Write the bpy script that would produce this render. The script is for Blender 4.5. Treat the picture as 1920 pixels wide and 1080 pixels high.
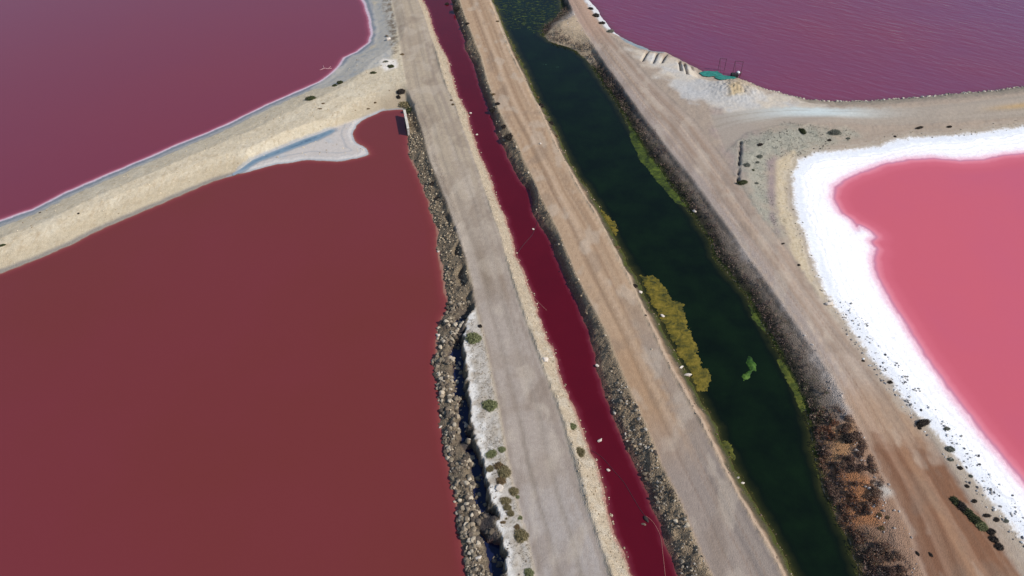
import bpy, math, random
import numpy as np
from mathutils import Vector
R = math.radians
random.seed(7); rng = np.random.default_rng(7)
sc = bpy.context.scene
for o in list(bpy.data.objects): bpy.data.objects.remove(o, do_unlink=True)
COL = sc.collection

# ------------------------------------------------------------------ camera
CAM_H, PITCH, FPX = 50.0, R(44), 1450.0
cam = bpy.data.cameras.new('camera'); cam_o = bpy.data.objects.new('camera', cam); COL.objects.link(cam_o)
cam.sensor_width = 36; cam.lens = 36*FPX/1920; cam.clip_start = .5; cam.clip_end = 12000
cam_o.location = (0, 0, CAM_H); cam_o.rotation_euler = (math.pi/2-PITCH, 0, 0)
sc.camera = cam_o
# ------------------------------------------------------------------ sky and sun
SUN_EL = R(43); SUN_DIR = Vector((.94, -.34, 0)).normalized()
az = math.atan2(SUN_DIR.x, SUN_DIR.y)
w = bpy.data.worlds.new('World'); sc.world = w; w.use_nodes = True
nt = w.node_tree; bg = nt.nodes['Background']
sky = nt.nodes.new('ShaderNodeTexSky'); sky.sky_type = 'NISHITA'; sky.sun_disc = False
sky.sun_elevation = SUN_EL; sky.sun_rotation = az; sky.air_density = 1.0; sky.dust_density = .6; sky.ozone_density = 3.0
nt.links.new(sky.outputs[0], bg.inputs[0]); bg.inputs[1].default_value = .13
sl = bpy.data.lights.new('sun', 'SUN'); sl.energy = 4.1; sl.angle = R(.55); sl.color = (1, .96, .9)
so = bpy.data.objects.new('sun', sl); COL.objects.link(so)
d = Vector((SUN_DIR.x*math.cos(SUN_EL), SUN_DIR.y*math.cos(SUN_EL), math.sin(SUN_EL)))
so.rotation_euler = d.to_track_quat('Z', 'Y').to_euler(); so.location = (40, -20, 60)
sc.view_settings.view_transform = 'Standard'; sc.view_settings.look = 'None'
sc.view_settings.exposure = 0; sc.view_settings.gamma = 1; sc.view_settings.use_curve_mapping = False

# ------------------------------------------------------------------ helpers
def proj(u, v, z=0.0):
    dx = (u-960)/FPX; dy = (540-v)/FPX
    ry = math.cos(PITCH)+dy*math.sin(PITCH); rz = -math.sin(PITCH)+dy*math.cos(PITCH)
    t = (CAM_H-z)/(-rz)
    return (dx*t, ry*t)
def P(pts, z=0.0): return np.array([proj(u, v, z) for u, v in pts])
def lin(c, k=1.0):
    c = np.array(c, float)/255.0
    return np.where(c <= .04045, c/12.92, ((c+.055)/1.055)**2.4)*k

def hash2(ix, iy, s):
    h = (ix.astype(np.int64)*374761393 + iy.astype(np.int64)*668265263 + s*1274126177) & 0xffffffff
    h = ((h ^ (h >> 13))*1274126177) & 0xffffffff
    h = h ^ (h >> 16)
    return h
def noise(x, y, s=0):
    x0 = np.floor(x); y0 = np.floor(y); fx = x-x0; fy = y-y0
    ux = fx*fx*fx*(fx*(fx*6-15)+10); uy = fy*fy*fy*(fy*(fy*6-15)+10)
    def g(ix, iy, dx, dy):
        a = (hash2(ix, iy, s) & 4095)*(2*math.pi/4096)
        return np.cos(a)*dx+np.sin(a)*dy
    a = g(x0, y0, fx, fy); b = g(x0+1, y0, fx-1, fy); c = g(x0, y0+1, fx, fy-1); e = g(x0+1, y0+1, fx-1, fy-1)
    return ((a*(1-ux)+b*ux)*(1-uy)+(c*(1-ux)+e*ux)*uy)*1.5
def fbm(x, y, s=0, o=3):
    r = 0; a = 1; f = 1; n = 0
    for k in range(o):
        r = r+a*noise(x*f, y*f, s+k*17); n += a; a *= .5; f *= 2.03
    return r/n
def sstep(a, b, x):
    t = np.clip((x-a)/(b-a), 0, 1); return t*t*(3-2*t)

def dist_poly(X, Y, pts, closed):
    n = len(pts); D = np.full(X.shape, 1e12)
    inside = np.zeros(X.shape, bool)
    for i in range(n if closed else n-1):
        ax, ay = pts[i]; bx, by = pts[(i+1) % n]
        ex, ey = bx-ax, by-ay; L = ex*ex+ey*ey+1e-12
        wx = X-ax; wy = Y-ay
        t = np.clip((wx*ex+wy*ey)/L, 0, 1)
        D = np.minimum(D, (wx-ex*t)**2+(wy-ey*t)**2)
        if closed and ay != by:
            c = (Y >= min(ay, by)) & (Y < max(ay, by)) & (X < ax+(Y-ay)*ex/ey)
            inside ^= c
    D = np.sqrt(D)
    return np.where(inside, -D, D) if closed else D

# grid axes: fine where the camera looks, growing outwards
def axis(a, b, st, lo, hi):
    mid = list(np.arange(a, b+1e-6, st)); s = st; x = a; L = []
    while x > lo: s *= 1.13; x -= s; L.append(x)
    s = st; x = b; H = []
    while x < hi: s *= 1.13; x += s; H.append(x)
    r = L[::-1]+mid+H
    if len(r) % 2 == 0: r.append(r[-1]+s)
    return np.array(r)
xs = axis(-82, 84, .13, -3500, 3500); ys = axis(20, 120, .13, -3500, 5000)
Xf, Yf = np.meshgrid(xs, ys); Xc, Yc = np.meshgrid(xs[::2], ys[::2])
def up(A):
    ny, nx = A.shape
    B = np.empty((ny, nx*2-1)); B[:, ::2] = A; B[:, 1::2] = (A[:, 1:]+A[:, :-1])/2
    C = np.empty((ny*2-1, nx*2-1)); C[::2] = B; C[1::2] = (B[1:]+B[:-1])/2
    return C
def cfbm(A, B, sd=0, o=3): return up(fbm(A[::2, ::2], B[::2, ::2], sd, o))
def sdf(pts, closed=True): return up(dist_poly(Xc, Yc, pts, closed))

# ------------------------------------------------------------------ outlines read on the ground
A_sh = [(-900,800),(-300,530),(-100,455),(0,413),(60,392),(120,362),(200,327),(300,285),(340,268),(420,235),(500,196),(560,170),(600,152),(620,138),(635,122),(645,108),(668,97),(690,80),(695,65),(692,40),(683,10),(678,0),(668,-40),(640,-150),(600,-300)]
B_bar = [(-900,960),(-300,640),(-100,555),(0,513),(60,490),(130,460),(200,425),(300,383),(345,363),(400,340),(440,328),(480,318),(520,308),(580,300),(630,303),(670,297),(693,289),(687,277),(668,268),(661,252),(668,235),(690,220),(718,208),(745,205),(758,206)]
B_east = [(762,210),(764,240),(767,290),(785,330),(800,370),(808,400),(818,430),(822,480),(827,500),(833,540),(842,580),(828,600),(822,625),(818,650),(820,700),(825,750),(828,800),(838,850),(850,900),(858,950),(867,1000),(875,1050),(881,1080),(893,1150),(925,1300),(1010,1600)]
R_l = [(700,-300),(760,-100),(793,0),(805,25),(815,60),(825,85),(840,110),(845,130),(852,155),(860,180),(868,195),(878,215),(885,245),(895,275),(905,300),(915,320),(925,350),(935,380),(945,400),(955,430),(965,460),(968,480),(978,500),(990,530),(1000,560),(1010,590),(1020,620),(1035,650),(1045,680),(1052,710),(1065,740),(1080,770),(1090,800),(1105,840),(1118,870),(1128,900),(1138,940),(1145,980),(1160,1020),(1175,1050),(1185,1080),(1215,1150),(1270,1300),(1390,1600)]
R_r = [(738,-300),(812,-100),(848,0),(850,20),(857,35),(864,55),(872,75),(873,92),(885,115),(895,140),(900,160),(910,185),(917,205),(926,230),(935,260),(948,285),(958,305),(965,320),(980,345),(994,357),(998,385),(1002,405),(1015,425),(1035,455),(1045,485),(1055,510),(1065,530),(1080,560),(1090,590),(1105,620),(1112,650),(1118,680),(1122,700),(1132,735),(1145,770),(1158,800),(1170,830),(1185,860),(1200,890),(1215,920),(1222,950),(1235,980),(1245,1010),(1258,1045),(1270,1080),(1300,1150),(1365,1300),(1500,1600)]
G_l = [(790,-300),(880,-100),(925,0),(935,20),(945,50),(958,75),(975,110),(990,140),(1000,165),(1010,190),(1025,210),(1040,240),(1055,270),(1068,300),(1085,330),(1100,350),(1115,375),(1130,400),(1150,440),(1165,470),(1180,500),(1195,520),(1210,560),(1235,600),(1260,650),(1285,695),(1310,740),(1325,770),(1345,800),(1355,830),(1375,870),(1395,910),(1420,950),(1440,985),(1460,1020),(1480,1060),(1490,1080),(1530,1150),(1615,1300),(1780,1600)]
G_r = [(868,-300),(985,-100),(1050,0),(1052,20),(1040,35),(1018,50),(1015,65),(1030,77),(1050,84),(1070,90),(1095,107),(1110,127),(1130,157),(1155,192),(1175,227),(1195,262),(1215,292),(1240,322),(1265,357),(1290,392),(1310,422),(1330,452),(1340,482),(1370,522),(1400,557),(1420,592),(1450,642),(1470,682),(1492,722),(1508,765),(1518,800),(1523,850),(1538,890),(1548,930),(1568,970),(1588,1010),(1600,1050),(1612,1080),(1650,1160),(1725,1300),(1880,1600)]
C_sh = [(905,-300),(1035,-100),(1105,0),(1118,15),(1130,35),(1145,55),(1165,70),(1195,85),(1225,97),(1250,100),(1275,112),(1300,125),(1320,135),(1350,142),(1385,147),(1400,155),(1430,168),(1470,178),(1510,188),(1560,192),(1620,191),(1680,187),(1740,182),(1800,176),(1860,172),(1920,163),(2000,150),(2400,92),(3200,0)]
D_sh = [(3400,60),(2400,210),(2100,262),(1920,285),(1880,290),(1840,297),(1800,300),(1750,295),(1700,297),(1660,305),(1610,322),(1580,335),(1562,350),(1560,370),(1575,400),(1596,414),(1606,430),(1612,424),(1630,434),(1640,444),(1628,452),(1640,466),(1634,480),(1640,520),(1665,560),(1690,600),(1720,650),(1755,700),(1790,750),(1830,800),(1870,850),(1905,890),(1920,910),(1990,990),(2210,1250),(2500,1600)]
SALT = [(3400,20),(2400,165),(2100,215),(1920,235),(1850,245),(1790,252),(1720,255),(1690,258),(1640,272),(1580,280),(1530,285),(1500,300),(1488,325),(1490,360),(1495,400),(1510,440),(1530,500),(1550,550),(1590,600),(1630,660),(1680,720),(1720,770),(1770,820),(1810,870),(1860,930),(1900,980),(1930,1015),(2050,1160),(2300,1450),(2400,1600)]
pA = np.vstack([P(A_sh), [(-500, 1500), (-3500, 1500), (-3500, P(A_sh)[0][1])]])
pB = np.vstack([P(B_bar), P(B_east), [(-2, -60), (-20, -1500), (-3500, -1500), (-3500, P(B_bar)[0][1]-5)]])
pR = np.vstack([P(R_l), [(17, -60), (60, -1200)], [(68, -1200), (21, -60)], P(R_r)[::-1], [(-125, 800), (-130, 800)]])
pG = np.vstack([P(G_l), [(30, -60), (76, -1200)], [(90, -1200), (36, -60)], P(G_r)[::-1], [(-100, 800), (-115, 800)]])
pC = np.vstack([P(C_sh), [(3500, 500), (3500, 2500), (-60, 2500)]])
pD = np.vstack([P(D_sh), [(70, -60), (150, -1200), (3500, -1200), (3500, P(D_sh)[0][1])]])
pS = np.vstack([P(SALT, .5), [(60, -60), (140, -1200), (3500, -1200), (3500, P(SALT, .5)[0][1])]])

wobA = .22*cfbm(Xf*.35, Yf*.35, 5, 3)
wobB = .35*cfbm(Xf*.7, Yf*.7, 9, 3)
wobF = .10*fbm(Xf*2.2, Yf*2.2, 13, 2)
dA = sdf(pA)+wobA*.8+wobF*.4; dB = sdf(pB)+wobB*.5+wobF*.6; dR = sdf(pR)+wobB*.6+wobF
dG = sdf(pG)+wobB*.9+wobF; dC = sdf(pC)+wobB*.6+wobF; dD = sdf(pD)+wobA*.9+wobF*1.2
dSalt = sdf(pS)+wobB*1.1+wobF*1.5
dBe = sdf(np.vstack([P(B_east), [(-2, -60)]]), False); dBb = sdf(P(B_bar), False)
dRl = sdf(np.vstack([P(R_l), [(17, -60)]]), False); dRr = sdf(np.vstack([P(R_r), [(21, -60)]]), False)
dGl = sdf(np.vstack([P(G_l), [(30, -60)]]), False); dGr = sdf(np.vstack([P(G_r), [(36, -60)]]), False)

ZR = 1.0
r1l = [(610,-300),(700,-100),(735,0),(745,50),(752,100),(762,160),(775,200),(790,240),(805,300),(822,340),(838,380),(855,430),(872,480),(885,530),(893,580),(905,620),(918,680),(930,740),(940,790),(950,850),(960,900),(975,960),(990,1010),(1005,1080),(1040,1250),(1120,1600)]
r1r = [(690,-300),(750,-100),(785,0),(800,40),(812,80),(822,120),(835,160),(850,190),(862,225),(878,265),(893,310),(908,355),(922,400),(938,440),(950,490),(962,530),(975,570),(985,600),(1000,640),(1015,680),(1030,720),(1045,760),(1058,800),(1068,840),(1080,880),(1092,930),(1110,980),(1130,1040),(1142,1080),(1195,1250),(1310,1600)]
r2l = [(745,-300),(822,-100),(862,0),(872,30),(888,70),(902,105),(912,145),(922,175),(935,205),(950,235),(968,265),(982,300),(998,330),(1012,365),(1030,400),(1045,430),(1062,470),(1078,510),(1098,550),(1120,590),(1140,630),(1155,670),(1172,710),(1190,750),(1208,790),(1225,830),(1240,870),(1260,910),(1280,950),(1295,990),(1315,1040),(1335,1080),(1400,1250),(1540,1600)]
r2r = [(785,-300),(875,-100),(920,0),(933,30),(943,60),(955,95),(970,125),(986,155),(1003,190),(1022,230),(1040,270),(1062,310),(1082,350),(1105,385),(1127,420),(1147,460),(1167,500),(1187,540),(1203,580),(1222,620),(1242,665),(1260,700),(1280,735),(1300,770),(1322,810),(1342,850),(1367,900),(1392,945),(1417,990),(1442,1030),(1467,1080),(1560,1250),(1740,1600)]
r3l = [(870,-300),(995,-100),(1065,0),(1085,40),(1110,80),(1135,120),(1165,160),(1200,210),(1240,260),(1270,300),(1305,340),(1335,385),(1370,430),(1405,480),(1440,530),(1475,580),(1510,630),(1545,680),(1575,730),(1605,790),(1635,850),(1665,910),(1700,980),(1735,1080),(1800,1250),(1950,1600)]
r3r = [(895,-300),(1025,-100),(1098,0),(1125,40),(1152,75),(1185,110),(1220,150),(1262,190),(1305,230),(1350,290),(1390,350),(1430,410),(1480,470),(1530,540),(1580,600),(1640,670),(1700,740),(1755,815),(1795,880),(1845,960),(1900,1040),(1930,1080),(2050,1250),(2300,1600)]
r4u = [(1330,215),(1400,205),(1480,200),(1560,203),(1640,203),(1720,200),(1800,192),(1920,178),(2100,155),(2500,95)]
r4d = [(1360,285),(1400,248),(1470,232),(1560,228),(1640,228),(1720,226),(1800,222),(1920,212),(2100,190),(2500,135)]
EL, ER = (-2, -40), (4, -40)
def road(l, r):
    L = P(l, ZR); Rr = P(r, ZR)
    dl = sdf(L, False); dr = sdf(Rr, False)
    din = sdf(np.vstack([L, Rr[::-1]]))
    return din, dl/(dl+dr+1e-6), dl, dr
d1, s1, d1l, d1r = road(r1l, r1r); d2, s2, d2l, d2r = road(r2l, r2r); d3, s3, d3l, d3r = road(r3l, r3r); d4, s4, _, _ = road(r4u, r4d)

# ------------------------------------------------------------------ heights
X, Y = Xf, Yf
def interp(d, a, b): return np.interp(d, a, b)
yl = proj(850, 585)[1]
low = sstep(1.5, -1.5, Y-yl)                       # near stretch of the first causeway: rubble, ditch and cut bank
east = sstep(.3, -.3, dBe-dBb)
nz = fbm(X*.8, Y*.8, 21, 3); nz2 = fbm(X*3, Y*3, 31, 2)
dBj = dB+.45*fbm(X*.5, Y*.5, 44, 2)+.22*fbm(X*1.7, Y*1.7, 45, 2)*sstep(.2, .8, dB)
plug = sstep(.14, .34, fbm(X*.45, Y*.38, 48, 2)+.35*noise(X*1.6, Y*1.6, 49))
prof_low = interp(dBj, [-3,0,.3,.75,1.25,1.45,2.2,2.36], [-1.2,0,.2,.42,.28,-.12,.0,1.05])
prof_low = prof_low*(1-plug)+plug*interp(dBj, [-3,0,.3,.9,1.6,2.1,2.5], [-1.2,0,.2,.45,.5,.85,1.05])
prof_up = interp(dBj, [-3,0,.4,1.2,2.0,2.6,3.2], [-1.2,0,.22,.55,.85,1.0,1.05])
prof_bar = interp(dB, [-3,0,.4,1.5,3.2,5], [-1,0,.06,.35,.85,1.0])
pit = sstep(.0, .25, fbm(X*.55, Y*.45, 47, 2)+.05)*sstep(proj(850,380)[1]+1, proj(850,430)[1], Y)*(1-low)
prof_up = prof_up-.62*pit*np.exp(-((dBj-1.75)/.32)**2)
hB = prof_bar*(1-east)+east*(prof_low*low+prof_up*(1-low))
hA = interp(dA, [-3,0,.15,1.2,2.6,5], [-1,0,.05,.14,.5,1.05])
pRl = interp(dR, [-2,0,.2,1.4,1.7], [-1.2,0,.15,1.0,1.12])
pRr = interp(dR, [-2,0,.5,1.4,2.3], [-1.2,0,.10,.55,1.05])
tb = np.clip(dR, 0, 9)/(np.clip(dR, 0, 9)+np.maximum(d2, 0)+.05); pRr = np.where((dR > 0) & (d2 < 4), 1.05*np.clip(tb*1.02, 0, 1)**.85, pRr)
pRt = np.where(dRl < dRr, pRl, pRr)
pGl = interp(dG, [-2,0,.3,1.0,1.6], [-1.2,0,.12,.7,1.05])
pGr = interp(dG, [-2,0,.3,1.5,2.8], [-1.2,0,.1,.6,1.05])
hG = np.where(dGl < dGr, pGl, pGr)
def lift(h, m): return h+np.maximum(1.04-h, 0)*m
pRt = lift(pRt, sstep(.2, -.1, d1)); hB = lift(hB, sstep(.5, -.15, d1)*sstep(.6, 1.2, dB)); hG = lift(hG, np.maximum(sstep(.4, -.15, d2), sstep(.5, -.15, d3))*sstep(.5, 1.1, dG))
hC = interp(dC, [-2,0,.5,1.2,2.5], [-1.2,0,.35,.7,1.05])
hD = interp(dD, [-3,0,1,5,9], [-.8,0,.08,.35,1.05])
H = np.minimum.reduce([hA, hB, pRt, hG, hC, hD])
tong = [(436,330),(480,294),(540,270),(600,248),(632,238),(668,225),(720,203),(705,228),(672,240),(668,262),(700,285),(670,298),(600,304),(520,310)]
dTp = sdf(P([(1308,128),(1345,128),(1384,134),(1388,154),(1345,156),(1308,146)], .2)); H = np.minimum(H, .22+np.maximum(dTp, 0)*.5)
dT = sdf(P(tong, .1)); H = np.where(dB > .3, np.minimum(H, .13+np.maximum(dT, 0)*.7), H)
pud = [(437,327),(455,312),(472,300),(500,288),(535,274),(570,260),(600,250),(622,241),(630,244),(622,250),(595,263),(560,275),(520,290),(485,303),(460,318)]
dPud = sdf(P(pud, .1)); H -= .14*sstep(.15, -.2, dPud)
land = sstep(.14, .6, H)
inroad = np.maximum.reduce([sstep(.25, -.15, q) for q in (d1, d2, d3, d4)])
rough = land*(1-.85*inroad)*(1-.8*sstep(.3, -.3, dSalt))
H = H+rough*(.07*nz+.025*nz2)
H += rough*.04*fbm(X*7, Y*7, 91, 2)*sstep(.05, .3, H)
rub = east*sstep(2.3, 1.7, dBj)*sstep(-.3, .2, dBj)+sstep(.0, .3, dR)*sstep(2.2, 1.7, dR)*(dRr < dRl)
rub = rub*sstep(.0, .3, d2)*sstep(.0, .3, d1)
H += rub*(.26*np.abs(fbm(X*1.3, Y*1.3, 61, 3))-.05+.07*noise(X*5, Y*5, 62))
onb1 = (dRl < 3.2) & (dRl < dRr) & (d1 > 0)
H += (dRl > dRr)*sstep(.1, .5, dR)*sstep(2.4, 1.8, dR)*sstep(42, 34, Y)*(.32*fbm(X*1.1, Y*1.1, 64, 3)+.02)*sstep(0, .3, d2)
H += .16*np.exp(-((d1r-.28)/.2)**2)*onb1*(.75+.6*fbm(X*.4, Y*.4, 71, 2))          # berm on the canal side of road 1
H += -.05*inroad
def rut(s, c, wd): return np.exp(-((s-c)/wd)**2)
H -= .035*((rut(s2, .33, .06)+rut(s2, .68, .06))*(d2 < 0)+(rut(s3, .3, .06)+rut(s3, .66, .06))*(d3 < 0)+.4*(rut(s1, .3, .06)+rut(s1, .62, .06))*(d1 < 0))
# spoil bank at the edge of road 3 left side and road 2 right side
H += .12*np.exp(-((d2r-.2)/.18)**2)*(d2 > 0)*(dGl < dGr)*(.6+nz)
# low scarp in the flat between the roads
scp = P([(1388,268),(1387,290),(1385,312),(1383,345)], .9)
scd = sdf(scp, False)
side = sdf(np.vstack([scp, P([(1450,350),(1460,262)], .9)]))
H += .12*sstep(.3, -.3, side)*np.exp(-(scd/1.6)**2)-.55*np.exp(-(scd/.12)**2)*sstep(-.15, .1, noise(X*.2, Y*.55, 88)+.1)
# mound beside the green sheets, pond C
mx, my = proj(1378, 168, .9)
H += .75*np.exp(-(((X-mx)/2.6)**2+((Y-my)/2.6)**2))*(1+.4*nz2)*sstep(.2, 1.5, dC)
# gullies cut in the pale bank of pond C
gx = np.zeros_like(X); ib = np.searchsorted(ys, 86); ie = np.searchsorted(ys, 108); jb = np.searchsorted(xs, 14); je = np.searchsorted(xs, 36)
for (u, v, dx2, ln) in [(1250,110,-1.2,3.2),(1273,125,-.3,3),(1282,130,-.1,3.2),(1292,125,.2,2),(1302,128,.2,1.8),(1312,135,.3,1.8),(1215,108,-1.2,3),(1232,112,-1.0,3)]:
    a = np.array(proj(u, v-8, .5)); b = a+np.array([dx2, -ln])
    gx[ib:ie, jb:je] = np.maximum(gx[ib:ie, jb:je], np.exp(-(dist_poly(X[ib:ie, jb:je], Y[ib:ie, jb:je], [a, b], False)/.16)**2))
H -= .5*gx*sstep(.3, .8, H)
hz = H
def hat(x, y):
    j = np.clip(np.searchsorted(xs, x)-1, 0, len(xs)-2); i = np.clip(np.searchsorted(ys, y)-1, 0, len(ys)-2)
    tx = (x-xs[j])/(xs[j+1]-xs[j]); ty = (y-ys[i])/(ys[i+1]-ys[i])
    return (H[i, j]*(1-tx)+H[i, j+1]*tx)*(1-ty)+(H[i+1, j]*(1-tx)+H[i+1, j+1]*tx)*ty
def samp(F, x, y):
    j = np.clip(np.searchsorted(xs, x)-1, 0, len(xs)-2); i = np.clip(np.searchsorted(ys, y)-1, 0, len(ys)-2)
    return F[i, j]
def at(u, v):
    z = 0.0
    for _ in range(6):
        x, y = proj(u, v, z); z = max(0.0, float(hat(x, y)))
    return x, y, z
def mpp(y): return math.hypot(y, CAM_H)/FPX         # rough metres per photo pixel

# ------------------------------------------------------------------ ground colours (what each soil is)
K = .86
C = np.empty(X.shape+(3,)); C[:] = lin((176,158,132), K)
def mix(m, c, k=K):
    global C
    m = np.clip(m, 0, 1)[..., None]; C = C*(1-m)+lin(c, k)*m
def zone(pts, z=.9, soft=.6, nzamp=.9, f=.5, seed=3):
    q = sdf(P(pts, z))+nzamp*cfbm(X*f, Y*f, seed, 3)*1.6
    return sstep(soft, -soft, q)
n1 = cfbm(X*.25, Y*.25, 101, 3); n2 = fbm(X*1.1, Y*1.1, 102, 3); n3 = fbm(X*4, Y*4, 103, 2)
right = (dGr < dGl)*1.0*(dG > 0)
ximg = X/np.maximum(Y, 1)
# --- bar between the two left ponds
bar = np.maximum(sstep(0, 4, dBe-2.5)*(dRl > 3)*(X < 0), 0)*(dA < 30)
mix(bar, (206,190,162)); mix(bar*sstep(.1, .5, n2)*.5, (190,172,144)); mix(bar*sstep(.05, .35, n1)*.4, (216,203,178))
mix(bar*sstep(.12, .4, fbm(X*2.2, Y*1.2, 711, 3))*.5, (180,160,130)); mix(bar*sstep(.1, .4, n3+.3*n1)*.35, (224,212,188)); mix(bar*sstep(.15, .4, fbm(X*3, Y*.8, 712, 2))*sstep(4.5, 2, dB)*.5, (176,152,120)); mix(bar*sstep(2.6, 1.6, dB)*.6, (190,172,142)); mix(sstep(.75, .3, dB)*(1-east)*bar, (150,140,128))
blueA = sstep(1.5, 1.1, dA+.4*n2)
mix(blueA, (158,156,154)); mix(blueA*sstep(-.1, .3, fbm(X*.9, Y*.9, 7, 3))*.6, (166,166,160))
mix(sstep(1.0, .6, dA+.2*n2)*sstep(.25, .5, dA)*.7, (112,122,134))
zb = zone([(640,118),(668,103),(700,88),(706,60),(694,-20),(735,-20),(740,60),(742,100),(738,125),(700,140),(640,160),(600,172),(590,165)], .3)
mix(zb, (184,177,164)); mix(zb*sstep(0, .4, n2)*.5, (150,154,156))
mix(sstep(.36, .22, dA+.1*n3), (222,196,204))
mix(zone([(712,128),(722,113),(742,112),(742,128),(722,135)], .9, .4, .5), (232,222,208))
mix(zone([(716,-20),(733,-20),(742,50),(750,105),(738,112),(728,60)], .9, .4, .4)*sstep(-.3, .3, n2+n3), (128,112,92))
# pale tongue and blue crust at pond B's north cove
zt = sstep(.3, -.3, dT)*(dB > -.1)
mix(zt, (200,190,180)); mix(zt*sstep(.1, .4, n1+n2*.3)*.5, (184,186,186)); mix(sstep(.4, .1, dPud+.3*n2)*.5, (140,150,160)); mix(zt*sstep(1.0, .3, dB+.5*n2)*.3, (210,208,204)); mix(zt*np.exp(-((dB-1.3+.4*n1)/.09)**2)*.5, (140,146,152)); mix(zt*np.exp(-((dB-.7+.5*n2)/.06)**2)*.35, (150,152,154)) 
mix(sstep(.35, .1, dB)*(1-east)*(ximg > -.45)*.7, (150,156,162))
# --- rocky shore of causeway 1
rk = east*sstep(2.55, 2.3, dBj)
mix(east*sstep(3.3, 2.6, dBj), (158,142,118))
mix(rk, (138,122,100)); mix(rk*sstep(0, .4, n2+n3*.5)*.7, (112,96,80)); mix(rk*low*sstep(1.1, 1.4, dBj)*sstep(2.3, 2.1, dBj), (84,76,72))
strip = low*east*sstep(2.38, 2.48, dBj)*sstep(-.1, .3, d1)*(d1l < d1r)
mix(strip, (196,186,172)); mix(strip*sstep(3.1, 2.5, dBj+1.3*n2)*.85, (232,226,216)); mix(strip*sstep(.1, .4, n2-.2*n1)*.5, (176,160,138)); mix(strip*sstep(.15, .5, n3)*sstep(2.4, 3.2, dBj)*.8, (146,132,112))
# --- banks of the red canal
bl = (dRl < dRr)*sstep(3, 2.4, dR)*sstep(-.2, .2, d1)
mix(bl, (192,174,148)); mix(bl*sstep(0, .4, n3)*.5, (170,152,126)); mix(bl*low*sstep(-.2, .4, n2)*.5, (206,194,174))
mix(bl*sstep(.35, .1, dR), (170,128,112))
br = (dRl >= dRr)*sstep(3, 2.4, dR)*sstep(-.1, .15, d2+.15*n3)
mix(br, (156,136,110)); mix(br*sstep(-.1, .35, n3+n2*.5)*.6, (122,104,84)); mix(br*sstep(.5, .2, dR), (128,98,84))
mix(br*sstep(.45, .15, d2)*.7, (176,154,124)); mix(br*sstep(40, 34, Y)*sstep(1.9, 2.6, dR+.3*n2)*.8, (186,180,170))
# --- banks of the green canal
bgl = (dGl < dGr)*sstep(2.6, 2.0, dG)*sstep(-.1, .2, d2)
mix(bgl, (150,124,100)); mix(bgl*sstep(1.1, .5, dG+.2*n2), (84,76,58)); mix(bgl*sstep(.5, .1, dG+.3*n2), (72,76,32))
mix(bgl*sstep(.7, .1, np.abs(d2r-.25)*2)*.6, (196,172,148))
yb = sstep(60, 36, Y)
# --- right land
mix(right, (170,152,134)); mix(right*sstep(0, .4, n1)*.5, (180,160,140))
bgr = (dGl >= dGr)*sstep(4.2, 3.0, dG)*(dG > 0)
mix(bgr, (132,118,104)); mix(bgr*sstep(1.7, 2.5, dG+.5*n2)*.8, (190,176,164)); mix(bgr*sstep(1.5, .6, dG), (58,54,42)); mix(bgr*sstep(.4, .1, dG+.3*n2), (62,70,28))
mix(zone([(1020,60),(1045,42),(1080,30),(1110,80),(1130,110),(1120,120),(1090,95),(1040,80)], .8, .5, .4), (186,164,136))
pale = zone([(1180,95),(1250,108),(1320,140),(1400,165),(1480,185),(1540,205),(1470,225),(1400,232),(1330,205),(1260,160)], .8, 1.2, 1.3)
mix(pale, (206,192,172)); mix(pale*sstep(-.1, .4, fbm(X*.3, Y*.3, 77, 3))*.8, (194,190,184))
mix(zone([(1250,150),(1320,150),(1400,175),(1430,205),(1380,205),(1300,190)], .9, 1.2, 1.2)*.7, (190,188,184))
mix(zone([(1160,70),(1230,98),(1245,105),(1200,100),(1170,85)], .3, .3, .3), (140,152,156))
mix(zone([(1110,-5),(1140,25),(1170,66),(1145,66),(1118,38),(1080,-15)], .4, .4, .4), (205,203,202))
mix(zone([(1365,165),(1385,160),(1395,178),(1370,182)], 1.2, .4, .3), (222,200,160)); mix(zone([(1345,150),(1360,165),(1365,185),(1400,182),(1412,165),(1385,152)], .9, .5, .5)*.5, (160,138,108))
flat = zone([(1330,205),(1400,235),(1440,255),(1420,300),(1400,350),(1370,330)], .9, 1.2, 1.0)
mix(flat*.8, (160,142,134)); mix(flat*sstep(.0, .4, n1+n2*.4)*.6, (138,120,110))
hum = zone([(1385,262),(1480,235),(1600,245),(1500,285),(1450,290),(1440,350),(1480,450),(1440,420),(1388,350)], .9, 1.6, 1.3)
mix(hum, (172,166,148)); mix(hum*sstep(.1, .4, n2+.4*n3)*.55, (140,140,126))
yel = zone([(1455,300),(1490,278),(1495,300),(1478,330),(1482,380),(1500,430),(1530,520),(1560,575),(1590,630),(1540,560),(1490,480),(1460,400)], .9, .4, .4)
mix(yel, (202,184,154)); mix(yel*sstep(.1, .4, n3+n2*.3)*.5, (170,146,110))
mix(zone([(1440,300),(1455,290),(1452,400),(1460,440),(1445,410)], .9, .4, .3)*.8, (150,130,128))
# bottom right: red earth
redz = zone([(1560,790),(1620,770),(1660,800),(1780,930),(1900,1080),(1950,1250),(1700,1300),(1640,1080),(1560,900)], 1.0, 1.6, 1.3, .3)
mix(redz*.85, (152,116,90)); mix(redz*sstep(.0, .35, n1+n2*.3)*.5, (164,134,110))
mix(zone([(1555,795),(1595,790),(1605,830),(1590,860),(1560,855)], 1, .5, .3), (186,140,98)); mix(zone([(1565,875),(1610,880),(1645,925),(1660,990),(1600,980),(1590,920)], 1, .4, .5), (180,124,84))
mix(zone([(1640,905),(1680,905),(1690,935),(1650,935)], 1, .3, .3), (186,176,164))
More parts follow.
